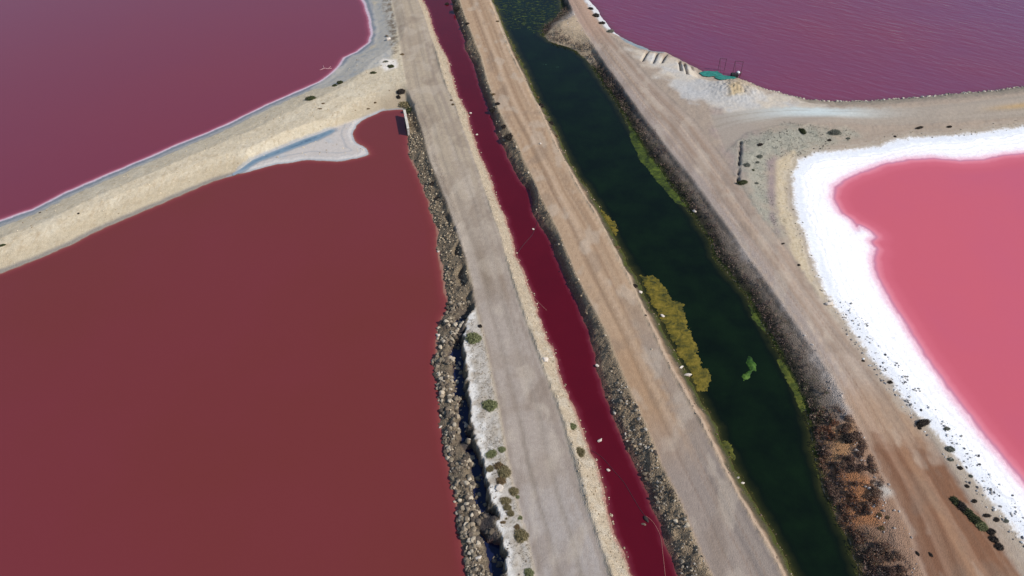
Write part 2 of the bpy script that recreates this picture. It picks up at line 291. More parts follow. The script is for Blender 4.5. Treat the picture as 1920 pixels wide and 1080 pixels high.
# pond C shore road verge
mix(sstep(2.8, 1.2, dC)*sstep(.1, .6, dC)*(X > 35)*.8, (150,138,120)); 
# --- roads
def stk(s, k, a, seed, ln=.035): return cfbm(s*k, Y*ln+X*ln*.3, seed, 3)
e1 = sstep(.12, -.25, d1+.15*n3)
far1 = sstep(45, 75, Y)
mix(e1, (176,161,147)); mix(e1*far1, (182,164,140)); mix(e1*sstep(33, 27, Y)*.8, (174,163,154))
mix(e1*sstep(0, .35, stk(s1, 7, 1, 201))*.6, (150,134,120)); mix(e1*(rut(s1, .3, .05)+rut(s1, .62, .05))*.35, (150,136,120)); mix(e1*sstep(.05, .4, stk(s1, 9, 1, 202))*.6, (190,174,156)); mix(e1*sstep(.0, .5, n3+n2)*.25, (146,132,118)); mix(e1*sstep(0.05, .3, n1)*.35, (154,136,118))
for s_, d_, l_ in ((s1, d1, (140,128,114)), (s2, d2, (140,112,90)), (s3, d3, (138,112,92))):
    for c_ in (.27, .33, .6, .66):
        if d_ is d1: mix((d_ < 0)*np.exp(-((s_-c_-.05*cfbm(X*.05, Y*.05, int(c_*100), 2))/.014)**2)*sstep(-.2, .25, cfbm(X*.15, Y*.12, 900+int(c_*100), 2))*.45, l_)
mid = proj(930, 560)[1]
mix(e1*np.exp(-((s1-.4)/.14)**2)*np.exp(-((Y-mid-3)/4.5)**2)*.8, (138,120,100)); mix(e1*np.exp(-((s1-.75)/.1)**2)*np.exp(-((Y-mid-2)/5)**2)*.6, (142,122,102))
e2 = sstep(.12, -.25, d2+.15*n3); nr2 = sstep(proj(1200, 760)[1], proj(1300, 930)[1], Y)
mix(e2, (184,154,124)); mix(e2*sstep(0, .35, stk(s2, 8, 1, 211))*.65, (160,130,102)); mix(e2*sstep(.05, .35, stk(s2, 9, 1, 212))*.55, (202,174,146))
mix(e2*(rut(s2, .33, .05)+rut(s2, .62, .04))*.65, (146,118,92)); mix(e2*rut(s2, .48, .05)*.5, (204,176,148)); mix(e2*sstep(0, .5, n3+n2)*.2, (150,124,98))
mix(e2*sstep(proj(1200,620)[1], proj(1200,700)[1], Y)*sstep(.55, .3, s2)*.6, (166,132,100))
mix(e2*nr2*.85, (152,139,129)); mix(e2*sstep(proj(1200,560)[1], proj(1200,680)[1], Y)*sstep(.5, .8, s2+.2*n2)*.7, (150,136,124)); mix(e2*nr2*sstep(0, .3, stk(s2, 8, 1, 213))*.6, (128,116,108))
e3 = sstep(.3, -.4, d3+.35*n2)*.9
mix(e3, (176,157,140)); mix(e3*sstep(.42, .1, s3)*.6, (166,152,144))
mix(e3*sstep(.0, .5, n3+n2)*.2, (150,126,106)); mix(e3*(rut(s3, .42, .07)+rut(s3, .8, .09))*sstep(-.5, .2, stk(s3, 5, 1, 221))*.55, (146,120,98)); mix(e3*sstep(.05, .35, stk(s3, 8, 1, 222))*.6, (156,132,112)); mix(e3*sstep(.05, .35, stk(s3, 10, 1, 223))*.5, (196,170,144))
nr3 = sstep(proj(1650, 800)[1], proj(1650, 870)[1], Y+1.2*n2)
mix(e3*nr3*.95, (142,104,78)); mix(e3*nr3*sstep(-.05, .3, stk(s3, 7, 1, 224))*.75, (118,78,54)); mix(e3*nr3*rut(s3, .48, .06)*.6, (166,128,98))
mix(e3*sstep(proj(1600,700)[1], proj(1600,780)[1], Y)*(1-nr3)*.6, (170,134,102))
for s_, d_, l_ in ((s2, d2, (136,110,90)), (s3, d3, (130,100,80))):
    for c_ in (.27, .35, .58, .66, .74):
        mix((d_ < 0)*np.exp(-((s_-c_-.06*cfbm(X*.05, Y*.05, int(c_*100), 2))/.014)**2)*sstep(-.2, .25, cfbm(X*.15, Y*.12, 900+int(c_*100), 2))*.4, l_)
for e_, s_ in ((e2, 931), (e3, 932), (e1, 933)): mix(e_*sstep(.08, .35, cfbm(X*.45, Y*.22, s_, 3))*.35, (132,114,98)); mix(e_*sstep(.1, .35, cfbm(X*.5, Y*.25, s_+10, 3))*.35, (200,184,164))
top3 = e3*sstep(proj(1150,110)[1], proj(1120,60)[1], Y); mix(top3*.7, (176,142,120))
e4 = sstep(.4, -.5, d4+.4*n2)
mix(e4*.85, (170,156,140)); mix(e4*np.exp(-((X-proj(1520,212)[0])/7)**2)*sstep(.75, .4, s4), (206,212,206))
mix(e4*sstep(0, .3, stk(s4, 6, 1, 231)+0*X)*.4, (146,134,116)); mix(e4*sstep(55, 62, X)*rut(s4, .5, .12)*.8, (192,158,110))
# --- salt
salt = sstep(.35, -.35, dSalt+.4*n3)
mix(sstep(1.6, .1, dSalt+.6*n2)*.55, (198,186,168))
for c_, w_, a_ in ((.5, .12, .5), (1.0, .1, .5), (1.7, .12, .35)):
    mix((dSalt > 0)*(d3 > 0)*np.exp(-((dSalt-c_+.35*n1+.15*n2)/w_)**2)*a_*.6, (158,138,112))
mix(salt, (251,249,246), .97)
mix(salt*sstep(.05, .45, fbm(X*.5, Y*.5, 401, 3)+.5*n3)*.10, (214,208,204), .9)
mix(salt*sstep(.9, .2, np.abs(dSalt+.5+.3*n2))*.42, (190,196,206))
for c_, w_, a_ in ((-1.3, .07, .4), (-1.9, .05, .3), (-2.5, .09, .22), (-3.3, .05, .25)):
    mix(salt*np.exp(-((dSalt-c_+.5*n1+.12*n2)/w_)**2)*a_, (170,172,182))
mix(salt*sstep(.75, .95, 1-np.abs(np.sin(dSalt*5.2+n1*3))*1.0)*sstep(-.5, -2.5, dSalt)*.22, (190,190,200))
mix(sstep(.7, .05, dD+.15*n2)*.75, (240,170,184)); mix(sstep(1.8, .5, dD+.6*n2)*.3, (240,206,218))
mix((H < -.02)*1.0, (110,70,60)); mix(np.exp(-(scd/.12)**2)*sstep(-.15, .1, noise(X*.2, Y*.55, 88)+.1), (60,54,52))  # crack painted dark to stand in for the scarp's shadow
mix(np.clip(gx, 0, 1)*.4*(dC > 0), (150,140,124))
grit = np.clip(.12+.8*np.maximum.reduce([rk, bl*.7, br, bgr*.8, hum*.6, bar*.15]), 0, 1)*(1-.6*inroad)
grit *= (1-.9*salt)*(1-.9*zt)*(1-.95*pale)*(1-.9*zb)

# ------------------------------------------------------------------ materials
def mat(name): m = bpy.data.materials.new(name); m.use_nodes = True; return m, m.node_tree.nodes, m.node_tree.links, m.node_tree.nodes['Principled BSDF']
def N(n, t, **kw):
    x = n.new(t)
    for k, v in kw.items():
        if k in x.inputs: x.inputs[k].default_value = v
        else: setattr(x, k, v)
    return x
def mth(n, l, op, a, b=None):
    x = n.new('ShaderNodeMath'); x.operation = op
    for i, q in enumerate((a, b)):
        if q is None: continue
        if hasattr(q, 'links'): l.new(q, x.inputs[i])
        else: x.inputs[i].default_value = q
    return x.outputs[0]
def attr_mat(name, scales=(3, 14, 45), var=(.10, .14, .16), bump=.5, bscale=9, rough=.95, grit_attr=False, bd=.08):
    m, n, l, b = mat(name)
    at_ = N(n, 'ShaderNodeAttribute', attribute_name='soil'); gm = N(n, 'ShaderNodeAttribute', attribute_name='grit')
    geo = n.new('ShaderNodeNewGeometry'); pos = geo.outputs['Position']
    tot = None
    for s, v in zip(scales, var):
        q = N(n, 'ShaderNodeTexNoise', Scale=s, Detail=4.0, Roughness=.65); l.new(pos, q.inputs['Vector'])
        c = mth(n, l, 'MULTIPLY', mth(n, l, 'SUBTRACT', q.outputs['Fac'], .5), v*4)
        tot = c if tot is None else mth(n, l, 'ADD', tot, c)
    vor = N(n, 'ShaderNodeTexVoronoi', Scale=11.0); l.new(pos, vor.inputs['Vector'])
    sp = n.new('ShaderNodeSeparateColor'); l.new(vor.outputs['Color'], sp.inputs[0])
    peb = mth(n, l, 'MULTIPLY', mth(n, l, 'SUBTRACT', sp.outputs[0], .5), .55)
    peb = mth(n, l, 'MULTIPLY', peb, gm.outputs['Fac']) if grit_attr else mth(n, l, 'MULTIPLY', peb, .3)
    tot = mth(n, l, 'ADD', tot, peb)
    fac = mth(n, l, 'MAXIMUM', mth(n, l, 'ADD', tot, 1.0), .25)
    mul = n.new('ShaderNodeVectorMath'); mul.operation = 'SCALE'; l.new(at_.outputs['Color'], mul.inputs[0]); l.new(fac, mul.inputs['Scale'])
    l.new(mul.outputs[0], b.inputs['Base Color']); b.inputs['Roughness'].default_value = rough
    b.inputs['Specular IOR Level'].default_value = .2
    q = N(n, 'ShaderNodeTexNoise', Scale=bscale, Detail=6.0, Roughness=.7); l.new(pos, q.inputs['Vector'])
    hgt = q.outputs['Fac']
    if grit_attr:
        v2 = mth(n, l, 'MULTIPLY', mth(n, l, 'SUBTRACT', 1.0, vor.outputs['Distance']), 1.2)
        hgt = mth(n, l, 'MULTIPLY', mth(n, l, 'ADD', hgt, v2), mth(n, l, 'ADD', mth(n, l, 'MULTIPLY', gm.outputs['Fac'], .9), .12))
    bp = N(n, 'ShaderNodeBump', Strength=bump, Distance=bd); l.new(hgt, bp.inputs['Height']); l.new(bp.outputs[0], b.inputs['Normal'])
    return m
M_ground = attr_mat('sandy_ground', grit_attr=True, bump=.8, bd=.1)
M_rock = attr_mat('stone', (6, 22), (.10, .12), bump=.5, bscale=14, bd=.03)
M_leaf = attr_mat('salt_scrub_leaves', (2, 12), (.08, .12), bump=0, rough=.8)
M_algae = attr_mat('algae', (2.2, 9, 30), (.14, .16, .14), bump=.7, bscale=7, rough=.6, bd=.08)
def plain(name, c, rough=.6, metal=0, k=.9, nsc=8, var=.25, bump=.2):
    m, n, l, b = mat(name); col = lin(c, k)
    geo = n.new('ShaderNodeNewGeometry')
    q = N(n, 'ShaderNodeTexNoise', Scale=nsc, Detail=5.0); l.new(geo.outputs['Position'], q.inputs['Vector'])
    r = n.new('ShaderNodeValToRGB'); l.new(q.outputs['Fac'], r.inputs[0])
    r.color_ramp.elements[0].position = .3; r.color_ramp.elements[1].position = .7
    r.color_ramp.elements[0].color = (*(col*(1-var)), 1); r.color_ramp.elements[1].color = (*np.minimum(col*(1+var), .9), 1)
    l.new(r.outputs[0], b.inputs['Base Color']); b.inputs['Roughness'].default_value = rough; b.inputs['Metallic'].default_value = metal
    bp = N(n, 'ShaderNodeBump', Strength=bump, Distance=.02); l.new(q.outputs['Fac'], bp.inputs['Height']); l.new(bp.outputs[0], b.inputs['Normal'])
    return m
def water_mat(name, deep, stops, k=.9, rough=.12, ior=1.38, wave=None, patch=None, pk=.25):
    """stops: (metres from the shore, colour) for the shallows; deep: open water; patch: second open-water tint"""
    m, n, l, b = mat(name)
    geo = n.new('ShaderNodeNewGeometry'); pos = geo.outputs['Position']
    a = N(n, 'ShaderNodeAttribute', attribute_name='shore')
    q = N(n, 'ShaderNodeTexNoise', Scale=pk, Detail=4.0, Roughness=.6); l.new(pos, q.inputs['Vector'])
    pr = n.new('ShaderNodeValToRGB'); l.new(q.outputs['Fac'], pr.inputs[0])
    pr.color_ramp.elements[0].position = .35; pr.color_ramp.elements[1].position = .68
    pr.color_ramp.elements[0].color = (*lin(deep, k), 1); pr.color_ramp.elements[1].color = (*lin(patch or deep, k), 1)
    last = pr.outputs[0]
    # shallow ramp over 0..4 m
    rp = n.new('ShaderNodeValToRGB'); f = mth(n, l, 'DIVIDE', a.outputs['Fac'], 4.0); l.new(f, rp.inputs[0])
    cr = rp.color_ramp
    while len(cr.elements) > 1: cr.elements.remove(cr.elements[-1])
    cr.elements[0].position = stops[0][0]/4; cr.elements[0].color = (*lin(stops[0][1], k), 1)
    for p, c in stops[1:]:
        e = cr.elements.new(p/4); e.color = (*lin(c, k), 1)
    mr = N(n, 'ShaderNodeMapRange'); mr.inputs['From Min'].default_value = stops[-1][0]*.75; mr.inputs['From Max'].default_value = stops[-1][0]*1.5
    l.new(a.outputs['Fac'], mr.inputs['Value'])
    mx_ = n.new('ShaderNodeMix'); mx_.data_type = 'RGBA'; l.new(mr.outputs[0], mx_.inputs['Factor']); l.new(rp.outputs[0], mx_.inputs['A']); l.new(last, mx_.inputs['B'])
    l.new(mx_.outputs['Result'], b.inputs['Base Color'])
    b.inputs['Roughness'].default_value = rough; b.inputs['IOR'].default_value = ior; b.inputs['Specular IOR Level'].default_value = .5
    mr_ = n.new('ShaderNodeMapping'); l.new(pos, mr_.inputs['Vector']); mp = n.new('ShaderNodeMapping'); l.new(mr_.outputs[0], mp.inputs['Vector'])
    if wave:
        mr_.inputs['Rotation'].default_value = (0, 0, R(wave[0])); mp.inputs['Scale'].default_value = (.3, 1, 1)
        w1 = N(n, 'ShaderNodeTexNoise', Scale=wave[1], Detail=3.0, Roughness=.5, Distortion=.4); l.new(mp.outputs[0], w1.inputs['Vector'])
        bp = N(n, 'ShaderNodeBump', Strength=wave[2], Distance=.15)
        am = N(n, 'ShaderNodeTexNoise', Scale=.12, Detail=2.0); l.new(pos, am.inputs['Vector'])
        hh = mth(n, l, 'MULTIPLY', w1.outputs['Fac'], mth(n, l, 'ADD', am.outputs['Fac'], .1))
        l.new(hh, bp.inputs['Height'])
    else:
        w1 = N(n, 'ShaderNodeTexNoise', Scale=2.2, Detail=3.0); l.new(pos, w1.inputs['Vector'])
        bp = N(n, 'ShaderNodeBump', Strength=.06, Distance=.05); l.new(w1.outputs['Fac'], bp.inputs['Height'])
    l.new(bp.outputs[0], b.inputs['Normal'])
    return m

# ------------------------------------------------------------------ meshes out of the grid
def tag(o, label=None, cat=None, group=None, kind=None):
    for k, v in (('label', label), ('category', cat), ('group', group), ('kind', kind)):
        if v: o[k] = v
    return o
def mesh_np(name, V, F, material, parent=None, smooth=False, attrs=None, link=True, color=None):
    """V (n,3); F (m,k) with one k"""
    me = bpy.data.meshes.new(name); k = F.shape[1]
    me.vertices.add(len(V)); me.vertices.foreach_set('co', np.ascontiguousarray(V, np.float32).ravel())
    me.loops.add(F.size); me.loops.foreach_set('vertex_index', np.ascontiguousarray(F, np.int32).ravel())
    me.polygons.add(len(F)); me.polygons.foreach_set('loop_start', np.arange(0, F.size, k, dtype=np.int32))
    me.polygons.foreach_set('use_smooth', np.full(len(F), smooth, bool))
    if color is not None:
        a = me.attributes.new('soil', 'FLOAT_COLOR', 'POINT'); c = np.ones((len(V), 4), np.float32); c[:, :3] = color; a.data.foreach_set('color', c.ravel())
    for an, av in (attrs or {}).items():
        a = me.attributes.new(an, 'FLOAT', 'POINT'); a.data.foreach_set('value', np.ascontiguousarray(av, np.float32))
    me.update(calc_edges=True); me.validate() if False else None
    me.materials.append(material)
    if not link: return me
    o = bpy.data.objects.new(name, me); COL.objects.link(o)
    if parent: o.parent = parent
    return o
def from_grid(name, Z, fm, material, step=1, color=None, attrs=None, smooth=True):
    gx_, gy_ = (xs, ys) if step == 1 else (xs[::2], ys[::2])
    ny, nx = Z.shape; idx = np.arange(ny*nx).reshape(ny, nx)
    a = idx[:-1, :-1][fm]; b = idx[:-1, 1:][fm]; c = idx[1:, 1:][fm]; e = idx[1:, :-1][fm]
    F = np.stack([a, b, c, e], 1); used = np.unique(F); re = np.zeros(ny*nx, np.int64); re[used] = np.arange(len(used)); F = re[F]
    GX, GY = np.meshgrid(gx_, gy_)
    V = np.stack([GX.ravel()[used], GY.ravel()[used], Z.ravel()[used]], 1)
    return mesh_np(name, V, F, material, smooth=smooth, color=None if color is None else color.reshape(-1, 3)[used],
                   attrs={k: v.ravel()[used] for k, v in (attrs or {}).items()})
def fc(A): return A[:-1, :-1]
dW = np.minimum.reduce([dA, dB, dR, dG, dC, dD])
keep = fc((dW > -1.3) & True)
cls = np.zeros(keep.shape, int)
cls[fc(d4 < 0)] = 4; cls[fc(d3 < 0)] = 3; cls[fc(d2 < 0)] = 2; cls[fc(d1 < 0)] = 1; cls[fc((dSalt < 0) & (d3 > 0))] = 5
nm = {0: ('ground', 'beige sandy ground, banks and bars between the coloured ponds'), 1: ('dirt_road', 'pale grey gravel road on the causeway beside the near left pond'),
      2: ('dirt_road', 'tan rutted dirt road between the red canal and the green canal'), 3: ('dirt_road', 'dirt track turning red brown at the bottom right, beside the green canal'),
      4: ('dirt_road', 'whitish dirt track branching off to the right between purple pond and pink pond'), 5: ('salt_crust', 'white salt crust around the pink pond')}
for k, (nme, lab) in nm.items():
    fm = keep & (cls == k)
    o = from_grid(nme, H, fm, M_ground, color=C, attrs={'grit': grit})
    tag(o, lab, kind='structure')

W_A = water_mat('far_pond_brine', (124,49,62), [(0,(222,180,186)),(.14,(170,96,108)),(.4,(136,56,70)),(.9,(124,50,62))], patch=(126,50,60), pk=.04, ior=1.6)
W_B = water_mat('near_pond_brine', (116,51,45), [(0,(160,120,100)),(.15,(136,66,60)),(.4,(126,54,53)),(.8,(119,50,48))], patch=(122,50,56), pk=.022, ior=1.4)
W_R = water_mat('red_canal_brine', (92,8,24), [(0,(130,70,66)),(.2,(104,28,42)),(.5,(92,8,24))], patch=(86,6,22), pk=.15, ior=1.38)
W_G = water_mat('green_canal_water', (8,18,6), [(0,(60,58,28)),(.3,(34,38,16)),(.8,(10,18,8))], patch=(15,30,10), pk=.3, rough=.06, ior=1.27)
W_C = water_mat('purple_pond_brine', (120,60,88), [(0,(108,56,72)),(.8,(122,58,80))], patch=(128,58,78), pk=.03, wave=(30, 1.3, .85), rough=.1, ior=1.5)
W_D = water_mat('pink_pond_brine', (206,95,108), [(0,(250,200,208)),(.22,(206,134,154)),(.5,(230,132,144)),(1.0,(214,104,118)),(2.0,(207,96,109))], patch=(202,94,112), pk=.06, k=.9)
for nme, dd, mm, lab in (('salt_pond', dA, W_A, 'purple red salt pond filling the upper left'), ('salt_pond', dB, W_B, 'brownish red salt pond filling the lower left'),
                   ('red_canal', dR, W_R, 'narrow deep red canal between the two dirt causeways'), ('green_canal', dG, W_G, 'dark green canal with algae along its edges'),
                   ('salt_pond', dC, W_C, 'rippled purple salt pond at the upper right'), ('salt_pond', dD, W_D, 'bright pink salt pond ringed with white salt')):
    dc = dd[::2, ::2]; fm = fc(dc < .6)
    o = from_grid(nme, np.zeros(dc.shape), fm, mm, step=2, attrs={'shore': np.maximum(-dc, 0)})
    tag(o, lab, kind='structure')

# ------------------------------------------------------------------ stones
def ico(sub):
    import bmesh
    bm = bmesh.new(); bmesh.ops.create_icosphere(bm, subdivisions=sub, radius=1)
    V = np.array([v.co[:] for v in bm.verts]); F = np.array([[v.index for v in f.verts] for f in bm.faces]); bm.free(); return V, F
def rock_shape(sub, seed):
    r = np.random.default_rng(seed); V, F = ico(sub)
    for _ in range(9):
        nrm = r.normal(size=3); nrm /= np.linalg.norm(nrm); c = r.uniform(.55, .85)
        dd = V@nrm; V = V-np.outer(np.maximum(dd-c, 0), nrm)
    V *= 1+r.normal(size=(len(V), 1))*.05
    V *= np.array([1, r.uniform(.6, .95), r.uniform(.5, .8)]); return V, F
VAR1 = [rock_shape(1, 50+i) for i in range(8)]; VAR2 = [rock_shape(2, 90+i) for i in range(6)]
def rots(n):
    a = rng.uniform(0, 2*math.pi, n); b = rng.normal(0, .35, n)
    ca, sa, cb, sb = np.cos(a), np.sin(a), np.cos(b), np.sin(b)
    M = np.zeros((n, 3, 3)); M[:, 0, 0] = ca; M[:, 0, 1] = -sa*cb; M[:, 0, 2] = sa*sb; M[:, 1, 0] = sa; M[:, 1, 1] = ca*cb; M[:, 1, 2] = -ca*sb; M[:, 2, 1] = sb; M[:, 2, 2] = cb
    return M
def joined_stones(name, pos, size, col, label):
    n = len(pos); Vs = []; Fs = []; Cs = []; base = 0; M = rots(n)
    for k, (V, F) in enumerate(VAR1):
        ix = np.arange(k, n, len(VAR1))
        if not len(ix): continue
        W_ = np.einsum('nij,vj->nvi', M[ix], V)*size[ix][:, None, None]+pos[ix][:, None, :]
        Vs.append(W_.reshape(-1, 3)); Fs.append((F[None]+(np.arange(len(ix))*len(V))[:, None, None]+base).reshape(-1, 3)); base += len(ix)*len(V)
        Cs.append(np.repeat(col[ix], len(V), 0))
    o = mesh_np(name, np.vstack(Vs), np.vstack(Fs), M_rock, color=np.vstack(Cs)); tag(o, label, kind='stuff'); return o
CAND = []     # (apparent, kind index, pos, size, col)
BANKS = []
def scatter(tagname, where, n, box, mn, mx_, cols, where_txt, pw=2.4, sink=.25, clump=0):
    x = rng.uniform(box[0], box[1], n*14); y = rng.uniform(box[2], box[3], n*14)
    p = where(x, y)
    if clump: p = p*np.clip(.5+clump*fbm(x*.9, y*.9, 301+len(BANKS), 3), 0, 1)
    ok = rng.uniform(size=len(x)) < p; x = x[ok][:n]; y = y[ok][:n]; n = len(x)
    s = mn+(mx_-mn)*rng.uniform(size=n)**pw
    z = hat(x, y); z = np.maximum(z, -.02)+s*(.5-sink)
    cc = np.array([lin(c, K) for c in cols])[rng.integers(0, len(cols), n)]*rng.uniform(.8, 1.15, (n, 1))
    BANKS.append((tagname, where_txt, np.stack([x, y, z], 1), s, cc))
    print(tagname, n)
S = samp
scatter('shore', lambda x, y: (S(east, x, y) > .5)*(S(dBj, x, y) > -.15)*(S(dBj, x, y) < 2.0)*np.where(S(dBj, x, y) > 1.3, .35, 1)*(y < yl+1), 6500, (-12, 2, 18, yl+1), .03, .28, [(160,144,122),(138,124,104),(118,104,88),(196,180,156),(92,82,72)], 'rubble shore of the near left pond', clump=2.4, pw=5)
scatter('shore_far', lambda x, y: (S(east, x, y) > .5)*(S(dBj, x, y) > 0)*(S(dBj, x, y) < 2.6)*(S(d1, x, y) > .25)*(y > yl), 3600, (-22, -4, yl, 93), .03, .16, [(176,156,128),(150,132,108),(200,182,152),(110,96,80)], 'stony slope above the near left pond', clump=1.5)
scatter('red_right', lambda x, y: np.clip((3.1-S(dRr, x, y)), 0, 1)*(S(dR, x, y) > .1)*(S(d2, x, y) > .12)*(S(dRr, x, y) < S(dRl, x, y)), 9500, (-16, 22, 18, 118), .03, .17, [(172,150,120),(152,132,106),(124,108,88),(200,182,156),(96,84,72)], 'shaded stony bank on the far side of the red canal', clump=1.8, pw=5)
scatter('red_right_low', lambda x, y: np.clip(2.5-S(dRr, x, y), 0, 1)*(S(dR, x, y) > .1)*(S(d2, x, y) > .05)*(S(dRr, x, y) < S(dRl, x, y)), 650, (8, 22, 20, 40), .05, .22, [(150,138,120),(122,110,94),(98,86,76),(186,174,158)], 'rubble bank right of the red canal near the camera', clump=2.4, pw=4)
scatter('red_left', lambda x, y: (S(dRl, x, y) < 1.9)*(S(dR, x, y) > -.1)*(S(d1, x, y) > .1)*(S(dRr, x, y) > S(dRl, x, y)), 5200, (-20, 18, 18, 118), .025, .12, [(220,202,174),(200,182,154),(176,156,128)], 'pale gravel bank between grey road and red canal', pw=2.6)
scatter('purple', lambda x, y: (S(dC, x, y) > -.1)*(S(dC, x, y) < .8), 900, (30, 84, 70, 92), .08, .28, [(206,196,178),(186,176,158),(160,148,132)], 'stone edging of the purple pond', pw=1.5)
scatter('green_right', lambda x, y: (S(dGr, x, y) < 4.4)*(S(dG, x, y) > 2.2)*(S(dGr, x, y) < S(dGl, x, y))*(S(d3, x, y) > 0), 2400, (4, 44, 18, 112), .03, .15, [(190,176,164),(170,156,146),(212,202,192)], 'cobbles beside the track above the green canal', clump=1.5)
scatter('green_left', lambda x, y: (S(dGl, x, y) < 1.6)*(S(dG, x, y) > .0)*(S(dGr, x, y) > S(dGl, x, y))*(S(d2, x, y) > 0), 1400, (-4, 32, 18, 112), .03, .14, [(196,170,146),(160,138,116),(120,100,84)], 'low bank where the tan road meets the green canal', clump=1.5)
scatter('salt_edge', lambda x, y: (S(dSalt, x, y) < 1.0)*(S(dSalt, x, y) > -1.6)*(y < 50), 1100, (28, 52, 22, 52), .03, .17, [(176,170,164),(206,200,192),(140,136,132),(104,100,100),(225,222,216)], 'outer edge of the white salt crust', clump=1.8, pw=4)
scatter('salt_edge2', lambda x, y: (S(dSalt, x, y) < 1.2)*(S(dSalt, x, y) > -.3)*(y > 50), 600, (28, 84, 50, 82), .04, .13, [(196,180,150),(170,160,140),(120,114,100)], 'upper edge of the white salt crust', clump=1.6)
scatter('bar', lambda x, y: (S(dA, x, y) > 1.8)*(S(dB, x, y) > .5)*(x < -14)*(S(dBe, x, y) > 3), 900, (-75, -13, 52, 95), .03, .11, [(226,208,176),(206,188,156),(170,150,122)], 'sandy bar between the two left ponds', clump=1.8)
scatter('strip', lambda x, y: (S(strip, x, y) > .5), 700, (-6, 4, 18, yl+1), .02, .08, [(206,196,180),(170,156,138),(130,114,96)], 'white strip beside the grey road', clump=1.6)
scatter('gravel_canal', lambda x, y: (S(hum, x, y) > .4), 500, (28, 60, 48, 80), .03, .13, [(196,184,162),(160,150,134),(112,108,98)], 'hummocky flat near the track junction', clump=1.6)
allp = np.vstack([b[2] for b in BANKS]); alls = np.concatenate([b[3] for b in BANKS]); bi = np.concatenate([np.full(len(b[3]), i) for i, b in enumerate(BANKS)])
app = alls/np.hypot(allp[:, 1], CAM_H)
u_ = np.abs(allp[:, 0])/(allp[:, 1]*math.cos(PITCH)+CAM_H*math.sin(PITCH)); infr = (u_ < .65) & (allp[:, 1] > 24.5) & (allp[:, 1] < 112)
order = np.argsort(-(app*infr))[:265]; big = np.zeros(len(alls), bool); big[order] = True
rockmesh = []
off = 0
ROCKCOL = {}
def rock_mesh(vi, col, key):
    if (vi, key) not in ROCKCOL:
        V, F = VAR2[vi]; ROCKCOL[(vi, key)] = mesh_np('rock', V, F, M_rock, link=False, color=np.tile(col, (len(V), 1)))
    return ROCKCOL[(vi, key)]
def put_rock(x, y, z, s, col, label, group=None, sc3=(1, 1, 1), cat='rock', rz=None):
    lum = float(np.mean(col)); key = int(min(5, lum*10)); base = np.array(col)
    me = rock_mesh(random.randrange(6), base, (key, tuple(np.round(base, 1))))
    o = bpy.data.objects.new('rock', me); COL.objects.link(o)
    o.location = (x, y, z); o.scale = (s*sc3[0], s*sc3[1], s*sc3[2]); o.rotation_euler = (random.uniform(-.3, .3), random.uniform(-.3, .3), random.uniform(0, 6.28) if rz is None else rz)
    tag(o, label, cat, group); return o
SHORT = {'shore': 'rubble shore', 'shore_far': 'slope left of the grey road', 'red_right': 'brown bank right of the red canal', 'red_right_low': 'rubble bank right of the red canal', 'red_left': 'gravel bank left of the red canal', 'purple': 'stone edging of the purple pond',
         'green_right': 'cobbles by the right track', 'green_left': 'verge right of the tan road', 'salt_edge': 'salt crust edge', 'salt_edge2': 'upper salt crust edge', 'bar': 'sandy left bar', 'strip': 'white strip', 'gravel_canal': 'hummocky flat'}
LAND = [(120, 'near the top of the photo'), (215, 'above the culvert wall'), (270, 'just below the culvert wall'), (330, 'well below the culvert wall'), (385, 'level with the narrow scarp end'), (440, 'level with the small algae patch'), (490, 'level with the pale canal line'),
        (540, 'just above the large algae mat'), (570, 'level with the top of the large mat'), (610, 'level with the white algae stone'), (650, 'level with the upper round shrub'), (685, 'level with the floating weed'), (730, 'level with the two white slabs'), (775, 'level with the lower round shrub'),
        (810, 'level with the upper berm shrub'), (840, 'level with the big canal boulder'), (865, 'level with the lower berm shrub'), (895, 'level with the brown shrub cluster'), (925, 'level with the pinkish slab'), (950, 'level with the shrub chain'), (980, 'level with the hose end'),
        (1010, 'level with the big bottom shrub'), (1040, 'just under the big bottom shrub'), (1062, 'close to the bottom edge'), (2000, 'at the bottom edge')]
def pixv(y): return 540+FPX*math.tan(math.atan2(CAM_H, y)-PITCH)
def stretch(x, y):
    v = pixv(y); return next(t for k, t in LAND if v < k)
for i, (tg, txt, pos, s, cc) in enumerate(BANKS):
    m = big[off:off+len(s)]; off += len(s)
    joined_stones('rubble' if 'shore' in tg else 'gravel', pos[~m], s[~m], cc[~m], 'many small loose stones on the '+txt)
    for j in np.nonzero(m)[0]:
        L = float(np.mean(cc[j])); tone = 'pale' if L > .4 else 'tan' if L > .28 else 'brown' if L > .18 else 'dark'
        sz = 'large' if s[j] > .2 else 'middling' if s[j] > .15 else 'small'
        px, py = pos[j][0], pos[j][1]
        dd = float(samp(dW, px, py)); lat = 'at the waterline' if dd < .3 else 'low down' if dd < .8 else 'midway up' if dd < 1.4 else 'high up'
        if tg in ('salt_edge', 'salt_edge2', 'bar', 'strip', 'gravel_canal'): lat = 'lying loose'
        lab = '%s %s stone %s, %s, %s' % (sz, tone, lat, SHORT[tg], stretch(px, py))
        if len(lab.replace('-', ' ').split()) > 16: lab = lab.replace(' of the photo', '')
        if len(lab.replace('-', ' ').split()) > 16: lab = lab.replace(' low down', '').replace(' high up', '').replace('rubble bank right of', 'bank right of').replace(' midway up', '').replace(' at the waterline', '')
        put_rock(*pos[j], s[j], cc[j], lab, lab.replace('stone', 'stones', 1))
WHT = lin((218,204,188), K); TAN = lin((200,180,150), K); BRN = lin((120,104,90), K); DRK = lin((62,56,54), K)
